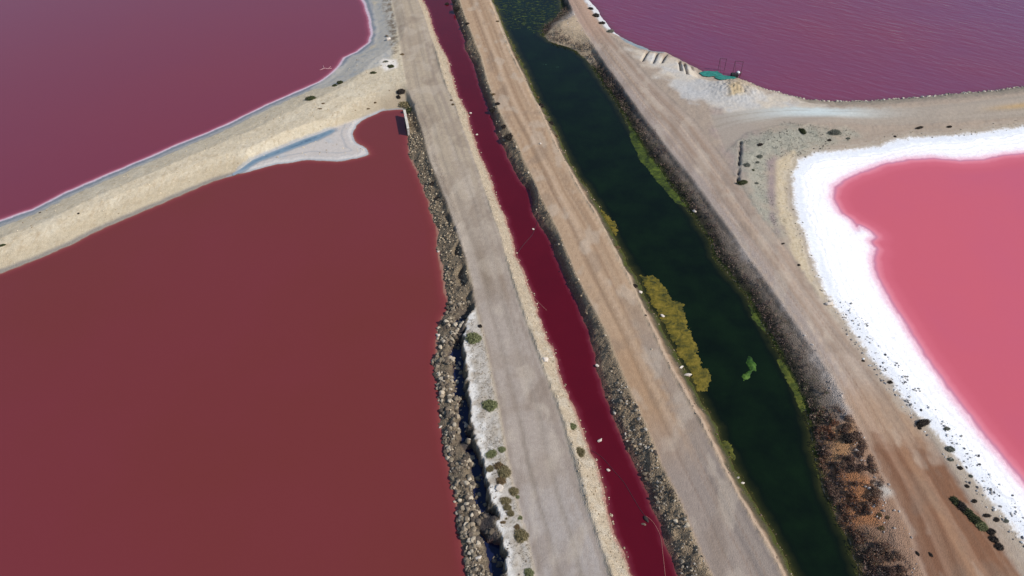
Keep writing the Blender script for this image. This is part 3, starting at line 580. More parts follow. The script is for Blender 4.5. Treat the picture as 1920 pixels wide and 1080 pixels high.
for (u, v, r, c, sc3, lab) in [
    (1125,826,6,WHT,(1.2,.8,.8),'white boulder standing alone in the red canal with a dark shadow'),
    (1141,882,5,WHT,(1,.9,.8),'smaller white boulder in the red canal below the first one'),
    (1120,686,5,WHT,(1,1,.9),'white stone at the right edge of the red canal water'),
    (882,213,3.5,WHT,(1,1,.9),'tiny white stone in the upper purple part of the red canal'),
    (894,253,3,WHT,(1,1,.9),'pinkish white stone in the red canal beside the gravel bank'),
    (1022,676,8,WHT,(1.1,1,.9),'white boulder on the berm between grey road and red canal'),
    (1243,593,6,WHT,(1,1,.7),'round white stone lying in the yellow algae at the green canal edge'),
    (1277,690,7,WHT,(1.2,.6,.8),'upper of two white slabs on the tan road verge by the algae'),
    (1289,704,8,WHT,(1.3,.6,.7),'lower of two white slabs on the tan road verge by the algae'),
    (1200,549,6,WHT,(1,.8,.8),'white block on the verge above the large algae mat'),
    (1554,571,9,WHT,(1.3,.6,.6),'white flat block beside the right track near the salt crust'),
    (728,75,6,WHT,(1.2,.8,.8),'white boulder on the stony strip left of the grey road, top left'),
    (726,68,4,BRN,(1.1,.8,.8),'dark stone against the white boulder left of the grey road'),
    (1302,397,5,WHT,(1,1,1),'white stone in the dark scrub at the green canal, right bank'),
    (1384,896,4,WHT,(1,.8,.8),'upper of two white stones at the lower left edge of the green canal'),
    (1393,906,5,WHT,(1.1,.8,.8),'lower of two white stones at the lower left edge of the green canal'),
    (898,1047,9,WHT,(1,.8,.9),'big white boulder in the rubble at the bottom of the near left pond'),
    (936,916,9,WHT,(1,1.4,.5),'broad pink white slab on the white strip among the low shrubs'),
    (862,683,7,TAN,(.4,1.4,.5),'long pale stone slab leaning in the ditch below the white strip'),
    (833,603,7,DRK,(1.4,.7,.9),'dark block jutting into the near left pond at mid height'),
    (1013,250+20,3,WHT,(1,1,1),'little white stone on the right verge of the tan road, upper part'),
    (822,630,5,WHT,(1,1,1),'white stone at the waterline where the rubble shore begins'),
    (826,801,4,WHT,(1.2,.7,.8),'white stone standing in the near left pond off the rubble shore'),
    (853,941,4,TAN,(1,1,1),'lone stone in the near left pond close to the shore, lower part'),
    (862,972,4,TAN,(1,1,1),'stone at the waterline of the near left pond, lowest of the lone ones'),
    (822,472,4,WHT,(1,1,1),'pinkish stone in the near left pond beside the shaded slope'),
    (880,828+4,5,WHT,(1,1,1),'white stone at the lip of the white strip above the ditch'),
    (1000,300+130,3,WHT,(1,1,1),'white stone in the dark bank of the red canal by the hose end'),
    (1222,655,3,TAN,(1,1,1),'tan stone on the left edge of the tan road, mid height')]:
    x, y, z = at(u, v); s = r*mpp(y)*.85
    put_rock(x, y, z+s*.25, s, c, lab, sc3=sc3, rz=random.uniform(-.4, .4)+(.5 if sc3[0] > 1.1 else 0))

# ------------------------------------------------------------------ shrubs
def leaves(n, lo, hi, size, cols, dome=(1, 1, .6), seed=0, shell=.5, stretchy=2.2, twig=0):
    r = np.random.default_rng(seed)
    th = r.uniform(0, 2*math.pi, n); ph = np.arccos(r.uniform(0, 1, n)); rr = r.uniform(shell, 1, n)**.6
    rr *= 1+.22*noise(np.cos(th)*1.7+seed, np.sin(th)*1.7+ph, seed)+.12*noise(np.cos(th)*4+seed, np.sin(th)*4+ph*3, seed+3)
    c = np.stack([np.cos(th)*np.sin(ph)*rr*dome[0], np.sin(th)*np.sin(ph)*rr*dome[1], np.cos(ph)*rr*dome[2]+.02], 1)
    a = r.normal(size=(n, 3)); a[:, 2] = a[:, 2]*.7+.2; a /= np.linalg.norm(a, axis=1)[:, None]
    b = np.cross(a, r.normal(size=(n, 3))); b /= np.linalg.norm(b, axis=1)[:, None]
    s = size*r.uniform(.6, 1.4, n)[:, None]
    V = np.stack([c-b*s*.5, c+b*s*.5, c+a*s*stretchy], 1).reshape(-1, 3); F = np.arange(3*n).reshape(-1, 3)
    cl = np.array([lin(q, 1.45) for q in cols]); w_ = .5+.5*noise(c[:, 0]*2.5+seed, c[:, 1]*2.5, seed+9)+r.normal(0, .25, n)
    k = np.clip((w_*len(cols)).astype(int), 0, len(cols)-1)
    cc = cl[k]*r.uniform(.75, 1.2, (n, 1)); return V, F, np.repeat(cc, 3, 0)
def shrub_mesh(nm_, cols, seed, n=1300, size=.085, dome=(1, .95, .55)):
    V, F, c = leaves(n, 0, 1, size, cols, dome, seed)
    # woody cushion under the leaves keeps the crown from being see-through
    V0, F0 = ico(2); q = V0.copy(); q *= (.86+.14*noise(q[:, 0]*2+seed, q[:, 1]*2+q[:, 2], seed))[:, None]; q *= np.array(dome)*.93; q[:, 2] = np.maximum(q[:, 2], -.05)
    c0 = np.tile(lin(cols[0], .8), (len(q), 1))
    return mesh_np(nm_, np.vstack([V, q]), np.vstack([F, F0+len(V)]), M_leaf, link=False, color=np.vstack([c, c0]))
GRN = [(92,94,64),(106,108,74),(122,122,86)]; OLV = [(92,84,58),(112,100,72),(126,114,84)]; BRW = [(84,66,48),(104,84,60),(120,102,72)]; DKB = [(38,34,32),(54,46,42),(70,62,52)]; DKG = [(44,48,32),(60,64,40),(76,78,48)]; GRY = [(92,92,84),(112,112,98),(84,86,76)]
SM = {}
for nm_, cols in (('green', GRN), ('olive', OLV), ('brown', BRW), ('dark', DKB), ('darkgreen', DKG), ('grey', GRY)):
    SM[nm_] = [shrub_mesh('shrub', cols, 400+i*7+len(nm_)*31, dome=(1, .95, .42 if nm_ in ('green', 'olive', 'brown') else .7)) for i in range(3)]
def shrub(u, v, r, kind, label, group=None, xy=(1, 1)):
    x, y, z = at(u, v); s = r*mpp(y); o = bpy.data.objects.new('shrub', random.choice(SM[kind])); COL.objects.link(o)
    o.location = (x, y, z-.03); o.scale = (s*xy[0], s*xy[1], s*random.uniform(.85, 1.15)); o.rotation_euler = (0, 0, random.uniform(0, .5)); tag(o, label, 'shrub', group); return o
for (u, v, r, k, lab, xy) in [
    (888,635,15,'green','upper of the two big round green cushion shrubs on the white strip',(1,.95)),
    (919,761,14.5,'green','lower of the two big round green cushion shrubs on the white strip',(1,.95)),
    (921,852,11,'green','green cushion shrub just above the brown cluster on the white strip',(1.1,.9)),
    (941,843,7,'green','small green shrub touching the cushion above the brown cluster',(1.1,1)),
    (919,879,8,'olive','round olive shrub at the left of the brown cluster',(1,1)),
    (936,874,9,'brown','top lobe of the brown shrub cluster on the white strip',(1,1)),
    (945,886,13,'olive','largest brown olive shrub of the cluster on the white strip',(1,1.2)),
    (940,902,9,'brown','lowest brown shrub of the cluster, above the pinkish slab',(1.1,1)),
    (963,922,10,'olive','round olive shrub near the road edge below the cluster',(1,1)),
    (970,932,5,'green','small green shrub attached below the round olive one',(1,1)),
    (948,940,10,'olive','irregular olive brown shrub between slab and road',(1.2,.9)),
    (952,952,8,'olive','upper of a pair of small olive shrubs in a chain',(1,1)),
    (958,963,7,'olive','lower of a pair of small olive shrubs in a chain',(1,1)),
    (975,971,5,'green','small round green shrub at the road edge near the chain',(1,1)),
    (949,972,3,'olive','tiny olive tuft between the chain and the green shrub',(1,1)),
    (943,980,5,'brown','small brown tuft on the white salt below the chain',(1.3,.8)),
    (970,988,6,'brown','brown tuft just above the large bottom shrub',(1,1.1)),
    (977,1005,14,'olive','large olive brown shrub with dark middle near the bottom of the strip',(1,1)),
    (992,1075,9,'green','green shrub cut by the bottom edge of the photo',(1,1.1)),
    (1073,800,9,'green','upper green shrub on the berm between grey road and red canal',(1,.9)),
    (1085,849,13,'olive','lower larger shrub on the berm between grey road and red canal',(1,.9)),
    (583,186,8,'darkgreen','dark round shrub on the sandy bar nearest the bar\'s left half',(1.2,.8)),
    (638,156,6,'darkgreen','right of two touching shrubs at the grey mud edge of the bar',(1,.9)),
    (628,161,5,'darkgreen','left of two touching shrubs at the grey mud edge of the bar',(1,.9)),
    (700,137,5,'darkgreen','flat dark shrub at the lower edge of the grey mud fan',(1.2,.7)),
    (733,125,6,'darkgreen','round shrub on the white patch beside the grey road',(1,.9)),
    (723,116,4,'grey','grey tuft above the white patch beside the grey road',(1.3,.7)),
    (754,102,4,'brown','small brown shrub at the grey road edge above the white patch',(1,1)),
    (752,173,8,'dark','dark leggy shrub above the culvert wall',(1.1,.9)),
    (747,182,5,'dark','small dark tuft below the leggy shrub',(.8,1.2)),
    (762,196,11,'olive','sparse olive shrub behind the culvert wall',(1.2,1)),
    (767,208,9,'darkgreen','green shrub on top of the culvert wall beside the grey road',(1.2,.8)),
    (606,194,3,'brown','small brown tuft in the middle of the sandy bar',(1.3,.8)),
    (600,204,3,'brown','flat brown tuft left of the middle tuft on the bar',(1.4,.7)),
    (690,204,3,'brown','thin brown tuft near the cove on the bar',(1.3,.7)),
    (703,192,3,'brown','small pale brown tuft right of the thin one on the bar',(1,1)),
    (75,399,2.5,'dark','tiny dark tuft at the far left on the bar\'s upper edge',(1,1)),
    (147,400,2.5,'dark','tiny dark tuft in the middle of the bar at the far left',(1,1)),
    (4,460,5,'darkgreen','green tuft at the left edge of the photo on the bar',(1.3,.6)),
    (857,18,8,'dark','black bush at the very top between purple canal and tan road',(.9,1)),
    (852,5,4,'dark','small black bush above the black bush at the top',(1,1)),
    (925,207,7,'dark','black bush overhanging the red canal from the stony bank',(1.2,.8)),
    (955,258,10,'dark','large black bush on the stony bank left of the tan road',(1,1)),
    (933,195,5,'dark','dark bush just above the overhanging black bush',(1,1)),
    (945,238,6,'dark','dark bush between the overhanging and the large black bush',(1,1)),
    (925,177,4,'brown','brown bush at the left edge of the tan road, upper bank',(1.1,.8)),
    (876,45,4,'dark','dark bush on the stony bank near the top, left of tan road',(1,1)),
    (1013,199,7,'dark','dark bush on the right verge of the tan road beside the teal water',(1,1)),
    (1032,232,6,'dark','second dark bush down the right verge of the tan road',(1,1)),
    (1042,256,5,'brown','brown bush below the second dark bush on the tan road verge',(1,1)),
    (1007,183,4,'brown','small bush just above the dark bush on the tan road verge',(1.2,.8)),
    (968,108,4,'brown','red brown bush on the tan road verge near the green algae',(1,1)),
    (933,40,3,'brown','small bush on the tan road verge at the top',(1,1)),
    (1155,465,7,'brown','brown bush at the tan road edge above the large algae mat',(1.4,.7)),
    (1189,537,6,'dark','dark twiggy bush at the tan road edge beside the white block',(1.3,.8)),
    (1107,17,5,'dark','dark bush at the top between right track and white crust',(1.1,.8)),
    (1117,30,7,'dark','largest dark bush between right track and white crust at the top',(1,.9)),
    (1128,44,6,'dark','dark bush below the largest, between track and white crust',(1.2,.7)),
    (1144,60,6,'grey','grey bush where the white crust meets the purple pond shore',(1.2,.8)),
    (1425,272,5,'dark','dark shrub at the top of the hummocky flat',(1.2,.8)),
    (1424,294,6,'grey','upper of two round grey shrubs on the hummocky flat',(1.2,.8)),
    (1420,305,4,'grey','lower of two round grey shrubs on the hummocky flat',(1.1,.8)),
    (1400,310,6,'grey','grey green shrub just right of the narrow scarp',(1.2,1)),
    (1392,343,8,'darkgreen','grey green shrub at the lower end of the narrow scarp',(1.3,.7)),
    (1412,319,3,'darkgreen','small dark shrub in the middle of the hummocky flat',(1,1)),
    (1418,344,4,'grey','small grey tuft right of the shrub at the scarp end',(1.2,.7)),
    (1504,247,7,'darkgreen','dark patchy shrub on the flat below the whitish branch track',(.8,1.4)),
    (1564,250,9,'grey','broad grey shrub right of the patchy one below the branch track',(1.3,.8)),
    (1555,263,4,'dark','small dark shrub under the broad grey one',(1.1,.8)),
    (1590,260,4,'grey','small shrub near the bend of the white crust',(1.2,.7)),
    (1678,256,3,'dark','small dark tuft on the upper edge of the white crust',(1,1.1)),
    (1724,240,5,'dark','flat dark tuft above the white crust, upper right',(1.8,.6)),
    (1780,238,4,'dark','dark tuft right of the flat one above the white crust',(1.4,.7)),
    (1468,457,3,'dark','tiny dark tuft between right track and yellow sand',(1.4,.7)),
    (1498,497,3,'dark','tiny dark tuft lower down between track and yellow sand',(1,1)),
    (1618,677,3.5,'dark','dark tuft at the right track edge beside the cobbles',(1.2,.8)),
    (1590,824,11,'dark','round black bush on the orange earth at the lower right',(1,1)),
    (1730,794,11,'dark','black shrub at the salt edge, upper of three on the right',(1.4,.7)),
    (1781,843,9,'grey','blue grey shrub on the white salt, middle of three on the right',(1.1,.8)),
    (1775,805,6,'grey','small grey tuft on the white salt above the blue grey shrub',(1.3,.7)),
    (1782,862,6,'grey','grey shrub just under the blue grey one on the salt edge',(1.2,.8)),
    (1724,663+140,4,'dark','small black tuft beside the uppermost salt edge shrub',(1,1)),
    (1669,717,5,'dark','black tuft in the cobbles where the salt crust narrows',(1.1,.8)),
    (1800,878,5,'dark','dark tuft on the salt edge below the grey shrubs',(1.1,.9)),
    (1813,912,5,'dark','first dark tuft left of the scattered salt stones',(1,.9)),
    (1827,940,5,'dark','second dark tuft among the scattered salt stones',(1.2,.8)),
    (1850,967,6,'dark','dark shrub on the salt edge right of the long hedge top',(1.3,.7)),
    (1868,975,6,'dark','dark shrub further right on the salt edge',(1.2,.8)),
    (1886,977,5,'grey','grey shrub rightmost on the salt edge',(1.2,.9)),
    (1820,893,4,'grey','grey tuft on the white salt above the scattered stones',(1,1)),
    (1790,940,9,'darkgreen','top bush of the long green hedge beside the red track',(.9,1.2)),
    (1802,950,10,'dark','second bush of the long green hedge beside the red track',(.9,1.3)),
    (1815,963,11,'darkgreen','third bush of the long green hedge beside the red track',(.9,1.2)),
    (1828,976,11,'darkgreen','fourth bush of the long green hedge beside the red track',(1,1.1)),
    (1840,987,12,'green','brightest lowest bush of the long green hedge',(1,1)),
    (1858,998,8,'dark','dark bush right below the long hedge',(1.2,.9)),
    (1862,1012,9,'dark','dark spiky bush under the hedge, second from its end',(1.1,.9)),
    (1872,1026,9,'dark','dark spiky bush at the lower end of the hedge row',(1.1,.9)),
    (1745,1040,4,'dark','left of two dark tufts near the bottom right corner track',(.8,1.4)),
    (1720,1038,4,'dark','small dark tuft between the scrub and the bottom right track',(.8,1.4)),
    (1655,990,6,'brown','brown tuft on the red earth below the pale patch',(1.2,.8)),
    (1650,965,5,'brown','brown tuft on the red earth nearer the pale patch',(1,1)),
    (1665,970,4,'brown','small brown tuft right of the other tuft on red earth',(1,1)),
    (838,8,4,'dark','tiny black bush at the canal lip, very top',(1,1)),
    (810,343,6,'dark','black bush on the slope left of the grey road, above the ditch',(1,1)),
    (820,372,5,'dark','second dark bush on the slope left of the grey road',(1,1.1)),
    (846,188,3,'brown','small brown tuft at the canal side edge of the grey road',(1,1)),
    (849,196,3,'brown','second brown tuft at the canal side edge of the grey road',(1,1.2)),
    (900,612,5,'dark','dark small shrub just above the upper round cushion',(.9,1)),]:
    shrub(u, v, r, k, lab, xy=xy)

# scrub that reads as one mass
def scrub(name, where, n, box, size, cols, hmax, label, seed, clump=1.6):
    r = np.random.default_rng(seed)
    x = r.uniform(box[0], box[1], n*12); y = r.uniform(box[2], box[3], n*12)
    cl = fbm(x*.5, y*.5, seed, 2)*.8+.9*noise(x*1.5, y*1.5, seed+1)+.3*noise(x*4, y*4, seed+2)
    p = where(x, y)*np.clip(.45+clump*cl, 0, 1); ok = r.uniform(size=len(x)) < p; x, y, cl = x[ok][:n], y[ok][:n], cl[ok][:n]; n = len(x)
    z = np.maximum(hat(x, y), 0)+np.clip(.25+cl, .05, 1)*hmax*r.uniform(.1, 1, n)
    c = np.stack([x, y, z], 1); a = r.normal(size=(n, 3)); a[:, 2] = abs(a[:, 2])*.8+.1; a /= np.linalg.norm(a, axis=1)[:, None]
    b = np.cross(a, r.normal(size=(n, 3))); b /= np.linalg.norm(b, axis=1)[:, None]; s = size*r.uniform(.5, 1.5, n)[:, None]
    V = np.stack([c-b*s*.5, c+b*s*.5, c+a*s*2.4], 1).reshape(-1, 3); F = np.arange(3*n).reshape(-1, 3)
    lc = np.array([lin(q, 1.35) for q in cols]); k = np.clip(((.5+.6*fbm(x*.35, y*.35, seed+5, 2)+r.normal(0, .18, n))*len(cols)).astype(int), 0, len(cols)-1)
    o = mesh_np(name, V, F, M_leaf, color=np.repeat(lc[k]*r.uniform(.7, 1.25, (n, 1)), 3, 0)); tag(o, label, kind='stuff'); print(name, n); return o
gb = lambda x, y: (S(dGr, x, y) < S(dGl, x, y))*(S(dG, x, y) > .15)
yq = proj(1500, 760)[1]
scrub('scrub', lambda x, y: gb(x, y)*np.clip((1.65+1.1*fbm(x*.5, y*.5, 777, 2)-S(dG, x, y))/.4, 0, 1)*(S(d3, x, y) > .2), 70000, (2, 44, 18, 112), .06, [(46,42,44),(62,54,54),(94,74,66),(108,92,80),(66,68,46)], .75, 'dark twiggy scrub lining the right bank of the green canal', 501, 1.6)
wide = [(1508,770),(1530,760),(1570,765),(1600,800),(1625,850),(1650,910),(1640,960),(1650,1010),(1700,1060),(1740,1120),(1760,1300),(1690,1300),(1605,1060),(1545,930),(1520,830)]
dwide = sdf(P(wide, 1.0))
def clearing(x, y):
    m = np.ones_like(x)
    for (u, v, r_) in ((1572,836,1.0),(1592,892,.7),(1615,915,.6),(1640,985,1.1)):
        px, py = proj(u, v, 1.0); m *= np.clip((np.hypot(x-px, (y-py)*.8)/r_-.7+1.3*fbm(x*1.4, y*1.4, 888, 3))*3, 0, 1)
    return m
scrub('scrub', lambda x, y: gb(x, y)*np.clip((.3-S(dwide, x, y))/.6, 0, 1)*clearing(x, y)*(S(d3, x, y) > -.2), 100000, (16, 32, 18, 44), .036, [(66,52,48),(90,66,56),(104,84,72),(118,98,80),(112,70,50)], .4, 'broad patch of grey brown scrub on the red earth at the lower right', 503, 1.9)
scrub('bank_weed', lambda x, y: (S(dGl, x, y) < S(dGr, x, y))*(S(dG, x, y) > -.1)*np.clip((.7-S(dG, x, y))/.4, 0, 1), 26000, (-6, 34, 18, 114), .035, [(70,64,34),(84,80,36),(96,92,40),(92,74,54)], .12, 'low olive weed along the left edge of the green canal', 505, 1.2)
scrub('bank_weed', lambda x, y: (S(dGl, x, y) > S(dGr, x, y))*(S(dG, x, y) > -.35)*np.clip((.4-S(dG, x, y))/.3, 0, 1), 22000, (2, 44, 18, 112), .04, [(56,60,26),(72,78,30),(88,94,36)], .15, 'green weed fringe along the right edge of the green canal', 506, 1.5)
scrub('brush', lambda x, y: (S(dRr, x, y) < 2.2)*(S(d2, x, y) > .2)*(S(dR, x, y) > .4)*(S(dRr, x, y) < S(dRl, x, y))*np.clip(S(fbm(X*.6, Y*.6, 515, 2), x, y)*4-.5, 0, 1), 22000, (-16, 22, 22, 118), .055, [(40,34,30),(64,54,44),(96,82,64)], .35, 'dead dark brush on the stony bank right of the red canal', 507, 1.4)
scrub('brush', lambda x, y: (S(strip, x, y) > .5)*1.0*(S(dBj, x, y) > 2.7), 4500, (-6, 4, 24, yl), .025, [(70,58,44),(96,84,62),(110,98,74)], .06, 'tiny dry tufts dotted over the white strip', 508, 3.2)
scrub('brush', lambda x, y: (S(hum, x, y) > .4)*1.0, 6000, (26, 70, 48, 82), .04, [(84,84,72),(70,68,60),(98,96,82)], .1, 'low grey tufts on the hummocky flat', 509, 3.0)

# ------------------------------------------------------------------ algae mats and other sheets on the water
def sheet(name, poly, z, amp, cols, label, cat, material=None, res=.07, edge=.18, seed=1, freq=1.5, stretch2=(1, 1), zbase=0.0, tex='mat'):
    p = P(poly, 0); lo = p.min(0)-.3; hi = p.max(0)+.3
    nx = int((hi[0]-lo[0])/res)+2; ny = int((hi[1]-lo[1])/res)+2
    gx_, gy_ = np.meshgrid(lo[0]+np.arange(nx)*res, lo[1]+np.arange(ny)*res)
    q = dist_poly(gx_, gy_, p, True)+.28*fbm(gx_*.9, gy_*.9, seed, 3)+.08*fbm(gx_*4, gy_*4, seed+2, 2)
    nn = fbm(gx_*freq*stretch2[0], gy_*freq*stretch2[1], seed+4, 4)
    Z = zbase-.012+z*.5*sstep(.1, -.7, q)+amp*.9*nn*sstep(.15, -.3, q)+.018*fbm(gx_*5, gy_*5, seed+6, 2)-.06*sstep(-.02, .08, q)
    Z = np.where(Z > .03, .03+(Z-.03)*.6, Z)
    keep_ = (q < .06)[:-1, :-1]; idx = np.arange(nx*ny).reshape(ny, nx)
    F = np.stack([idx[:-1, :-1][keep_], idx[:-1, 1:][keep_], idx[1:, 1:][keep_], idx[1:, :-1][keep_]], 1)
    used = np.unique(F); re = np.zeros(nx*ny, np.int64); re[used] = np.arange(len(used))
    lc = np.array([lin(c, .95) for c in cols]); t = np.clip(.5+.7*fbm(gx_*.8*stretch2[0], gy_*.8*stretch2[1], seed+8, 3)+.8*fbm(gx_*3+2*fbm(gx_, gy_, 5, 2), gy_*3, seed+9, 3), 0, .999)*(len(cols)-1)
    i0 = t.astype(int); f = (t-i0)[..., None]; cc = lc[i0]*(1-f)+lc[np.minimum(i0+1, len(cols)-1)]*f
    cx, cy = p.mean(0)
    V = np.stack([gx_.ravel()[used]-cx, gy_.ravel()[used]-cy, Z.ravel()[used]], 1)
    o = mesh_np(name, V, re[F], material or M_algae, smooth=True, color=cc.reshape(-1, 3)[used]); o.location = (cx, cy, 0)
    return tag(o, label, cat)
YEL = [(56,58,24),(88,80,26),(112,98,30),(128,110,40)]; GR = [(40,50,24),(62,74,26),(86,98,34)]
sheet('algae_mat', [(1196,515),(1225,515),(1245,532),(1262,560),(1284,570),(1286,590),(1295,615),(1305,640),(1312,665),(1318,685),(1335,692),(1338,715),(1326,734),(1305,738),(1290,700),(1270,665),(1250,625),(1235,595),(1215,560)], .10, .03, YEL, 'largest yellow olive algae mat along the left edge of the green canal', 'algae mat', seed=600)
sheet('algae_mat', [(1122,385),(1135,398),(1156,412),(1160,430),(1157,445),(1145,435),(1130,412)], .08, .04, YEL, 'small yellow algae patch at the left edge of the green canal, mid height', 'algae mat', seed=610)
sheet('algae_mat', [(1348,818),(1365,825),(1382,840),(1386,860),(1378,868),(1362,852),(1350,835)], .08, .04, [(60,64,24),(88,88,28),(110,106,34)], 'small olive algae patch below the largest mat at the canal\'s left edge', 'algae mat', seed=620)
sheet('algae_mat', [(1456,1020),(1470,1035),(1482,1060),(1490,1085),(1478,1085),(1466,1055)], .06, .03, [(60,64,24),(96,92,28)], 'narrow olive algae fringe at the bottom left edge of the green canal', 'algae mat', seed=622)
sheet('algae_mat', [(1458,672),(1474,684),(1490,700),(1500,718),(1510,740),(1514,768),(1502,775),(1488,742),(1470,712),(1460,690)], .22, .05, [(46,58,24),(76,84,28),(100,102,36)], 'lumpy green algae against the right bank of the green canal, below mid height', 'algae mat', seed=630)
sheet('algae_mat', [(1400,568),(1414,576),(1430,603),(1444,628),(1430,624),(1410,598)], .16, .03, GR, 'thin bright green algae streak at the right bank of the green canal', 'algae mat', seed=640)
sheet('algae_mat', [(1178,232),(1192,240),(1212,278),(1235,312),(1255,342),(1290,390),(1268,382),(1230,340),(1198,300),(1180,260)], .2, .04, GR, 'green algae strip under the scrub on the upper right bank of the green canal', 'algae mat', seed=650)
sheet('algae_mat', [(1398,679),(1403,668),(1410,670),(1412,678),(1418,682),(1418,696),(1409,702),(1404,708),(1394,714),(1392,706),(1398,696),(1404,690),(1402,684)], .42, .16, [(30,56,18),(56,88,26),(84,112,40)], 'bright green clump of weed floating alone in the green canal', 'water plant', seed=660, res=.05)
sheet('algae_mat', [(900,-60),(922,0),(935,20),(946,48),(958,58),(985,52),(1000,62),(1012,64),(1022,45),(1040,34),(1052,20),(1050,0),(1018,-50)], .0, .14, [(20,30,24),(34,44,28),(52,64,32),(76,88,40)], 'broad streaky dark green algae field crossing the green canal at the top', 'algae mat', seed=670, freq=2.4, stretch2=(.6, 1.6))
for (u, v, r, lab) in [(1022,120,7,'upper left wisp of pale green weed in the teal water'),(1045,126,8,'right wisp of pale green weed in the teal water'),(1034,130,5,'smallest wisp of green weed between two larger wisps'),(1018,150,3,'lone green speck of weed below the wisps')]:
    sheet('algae_mat', [(u-r,v-2),(u,v-3),(u+r,v),(u+r*.4,v+3),(u-r*.6,v+2)], .02, .03, [(40,70,60),(60,90,70)], lab, 'algae mat', seed=680+u, freq=3)
# blue brine puddle in the bar's flank
W_P = water_mat('puddle_brine', (128,152,166), [(0,(150,160,166)),(.3,(118,140,154))], patch=(56,82,108), pk=.9)
def grid_water(name, fm, z, shore, material, label):
    o = from_grid(name, np.full(H.shape, z), fc(fm), material, attrs={'shore': shore}); return tag(o, label, kind='structure')
grid_water('brine_puddle', dPud < .2, .07, np.maximum(-dPud, 0), W_P, 'narrow blue grey brine puddle on the flank of the left bar')
M_shade = water_mat('ditch_shade', (26,33,64), [(0,(40,44,64)),(.2,(26,33,64))], patch=(20,26,52), pk=.5, rough=.08)  # navy sheet colour stands in for the cut bank's shadow in the ditch
grid_water('ditch_shade_sheet', (dBj > 1.0)*(dBj < 2.3)*(low > .15)*(east > .5), .05, np.full(H.shape, 1.0), M_shade, 'dark navy sheet for the shade in the ditch between rubble shore and white strip')
# white foam raft, snag in far pond
M_foam = plain('salt_foam', (214,150,138), .9, nsc=6, var=.3)
sheet('salt_raft', [(649,374),(655,371),(662,373),(661,377),(652,378)], .02, .01, [(200,140,130)], 'small pinkish raft of salt scum floating in the near left pond', 'salt raft', material=M_foam, seed=710, freq=3)

# ------------------------------------------------------------------ tubes, walls, frames
def tube(name, pts, r, material, parent=None, seg=8, jit=0):
    V = []; F = []; pts = [Vector(p) for p in pts]; n = len(pts)
    for i, p in enumerate(pts):
        t = (pts[min(i+1, n-1)]-pts[max(i-1, 0)]).normalized(); a = t.cross(Vector((.3, .2, 1))).normalized(); b = t.cross(a)
        for k in range(seg):
            w_ = 2*math.pi*k/seg; V.append(p+(a*math.cos(w_)+b*math.sin(w_))*r)
    for i in range(n-1):
        for k in range(seg): F.append([i*seg+k, i*seg+(k+1) % seg, (i+1)*seg+(k+1) % seg, (i+1)*seg+k])
    o = mesh_np(name, np.array([v[:] for v in V]), np.array(F), material, parent, smooth=True); return o
def spline(pts, m=8):
    out = []; p = [pts[0]]+list(pts)+[pts[-1]]; p = [np.array(q, float) for q in p]
    for i in range(1, len(p)-2):
        for k in range(m):
            t = k/m; out.append(.5*((2*p[i])+(-p[i-1]+p[i+1])*t+(2*p[i-1]-5*p[i]+4*p[i+1]-p[i+2])*t*t+(-p[i-1]+3*p[i]-3*p[i+1]+p[i+2])*t**3))
    out.append(p[-2]); return out
def empty(name, loc, label, cat, group=None):
    o = bpy.data.objects.new(name, None); COL.objects.link(o); o.location = loc; o.empty_display_size = .3; return tag(o, label, cat, group)
def box(name, lo, hi, material, parent=None, bev=.02):
    import bmesh
    bm = bmesh.new(); bmesh.ops.create_cube(bm, size=1)
    for v in bm.verts: v.co = Vector([(lo[i]+hi[i])/2+v.co[i]*(hi[i]-lo[i]) for i in range(3)])
    bmesh.ops.bevel(bm, geom=bm.edges[:], offset=bev, segments=2, affect='EDGES')
    me = bpy.data.meshes.new(name); bm.to_mesh(me); bm.free(); me.materials.append(material)
    o = bpy.data.objects.new(name, me); COL.objects.link(o)
    if parent: o.parent = parent
    return o
M_hose = plain('hose_rubber', (70,34,42), .5, k=1); M_wire = plain('pale_hose', (170,110,100), .5, k=1)
M_conc = plain('concrete', (208,200,184), .9, nsc=5); M_dark = plain('dark_opening', (40,38,40), .9); M_steel = plain('rusty_steel', (92,52,66), .6, nsc=20)
M_tarp = plain('green_sheeting', (44,128,112), .5, nsc=4, var=.3, bump=.5); M_white = plain('white_plastic', (230,230,228), .4, nsc=6, var=.05); M_wood = plain('bleached_wood', (196,150,150), .9, nsc=9)
def hose(pix, r, m_, lab, zoff=.01):
    pts = []
    for q in spline([proj(u, v, 0) for u, v in pix]): pts.append((q[0], q[1], max(0, float(hat(q[0], q[1])))+zoff))
    tag(tube('hose', pts, r, m_), lab, 'hose')
hose([(997,350),(1006,370),(1009,395),(1006,420),(998,440),(985,455),(975,468),(970,478)], .02, M_hose, 'thin hose arching across the red canal at mid height')
hose([(968,470),(974,495),(983,520),(992,545),(1008,565),(1025,582)], .015, M_wire, 'pale thin line along the left edge of the red canal')
hose([(1108,845),(1120,851),(1133,862),(1150,882),(1170,905),(1188,935),(1205,962),(1218,975)], .02, M_hose, 'dark hose running diagonally through the lower red canal')
hose([(1212,968),(1225,980),(1238,1005),(1243,1040),(1248,1085)], .014, M_wire, 'hose tail along the lower right edge of the red canal')
hose([(905,180),(918,200),(926,228)], .03, M_hose, 'short hose by the black bush in the upper canal')
# submerged intake at the hose end
x, y, z = at(1212, 975); put_rock(x, y, .05, .22, DRK, 'dark object at the end of the hose in the lower red canal', sc3=(1.4, .8, .7)); 
x, y, z = at(1207, 983); put_rock(x, y, .0, .15, BRN, 'small brown stone under the hose end in the lower red canal', sc3=(1.4, .8, .7))
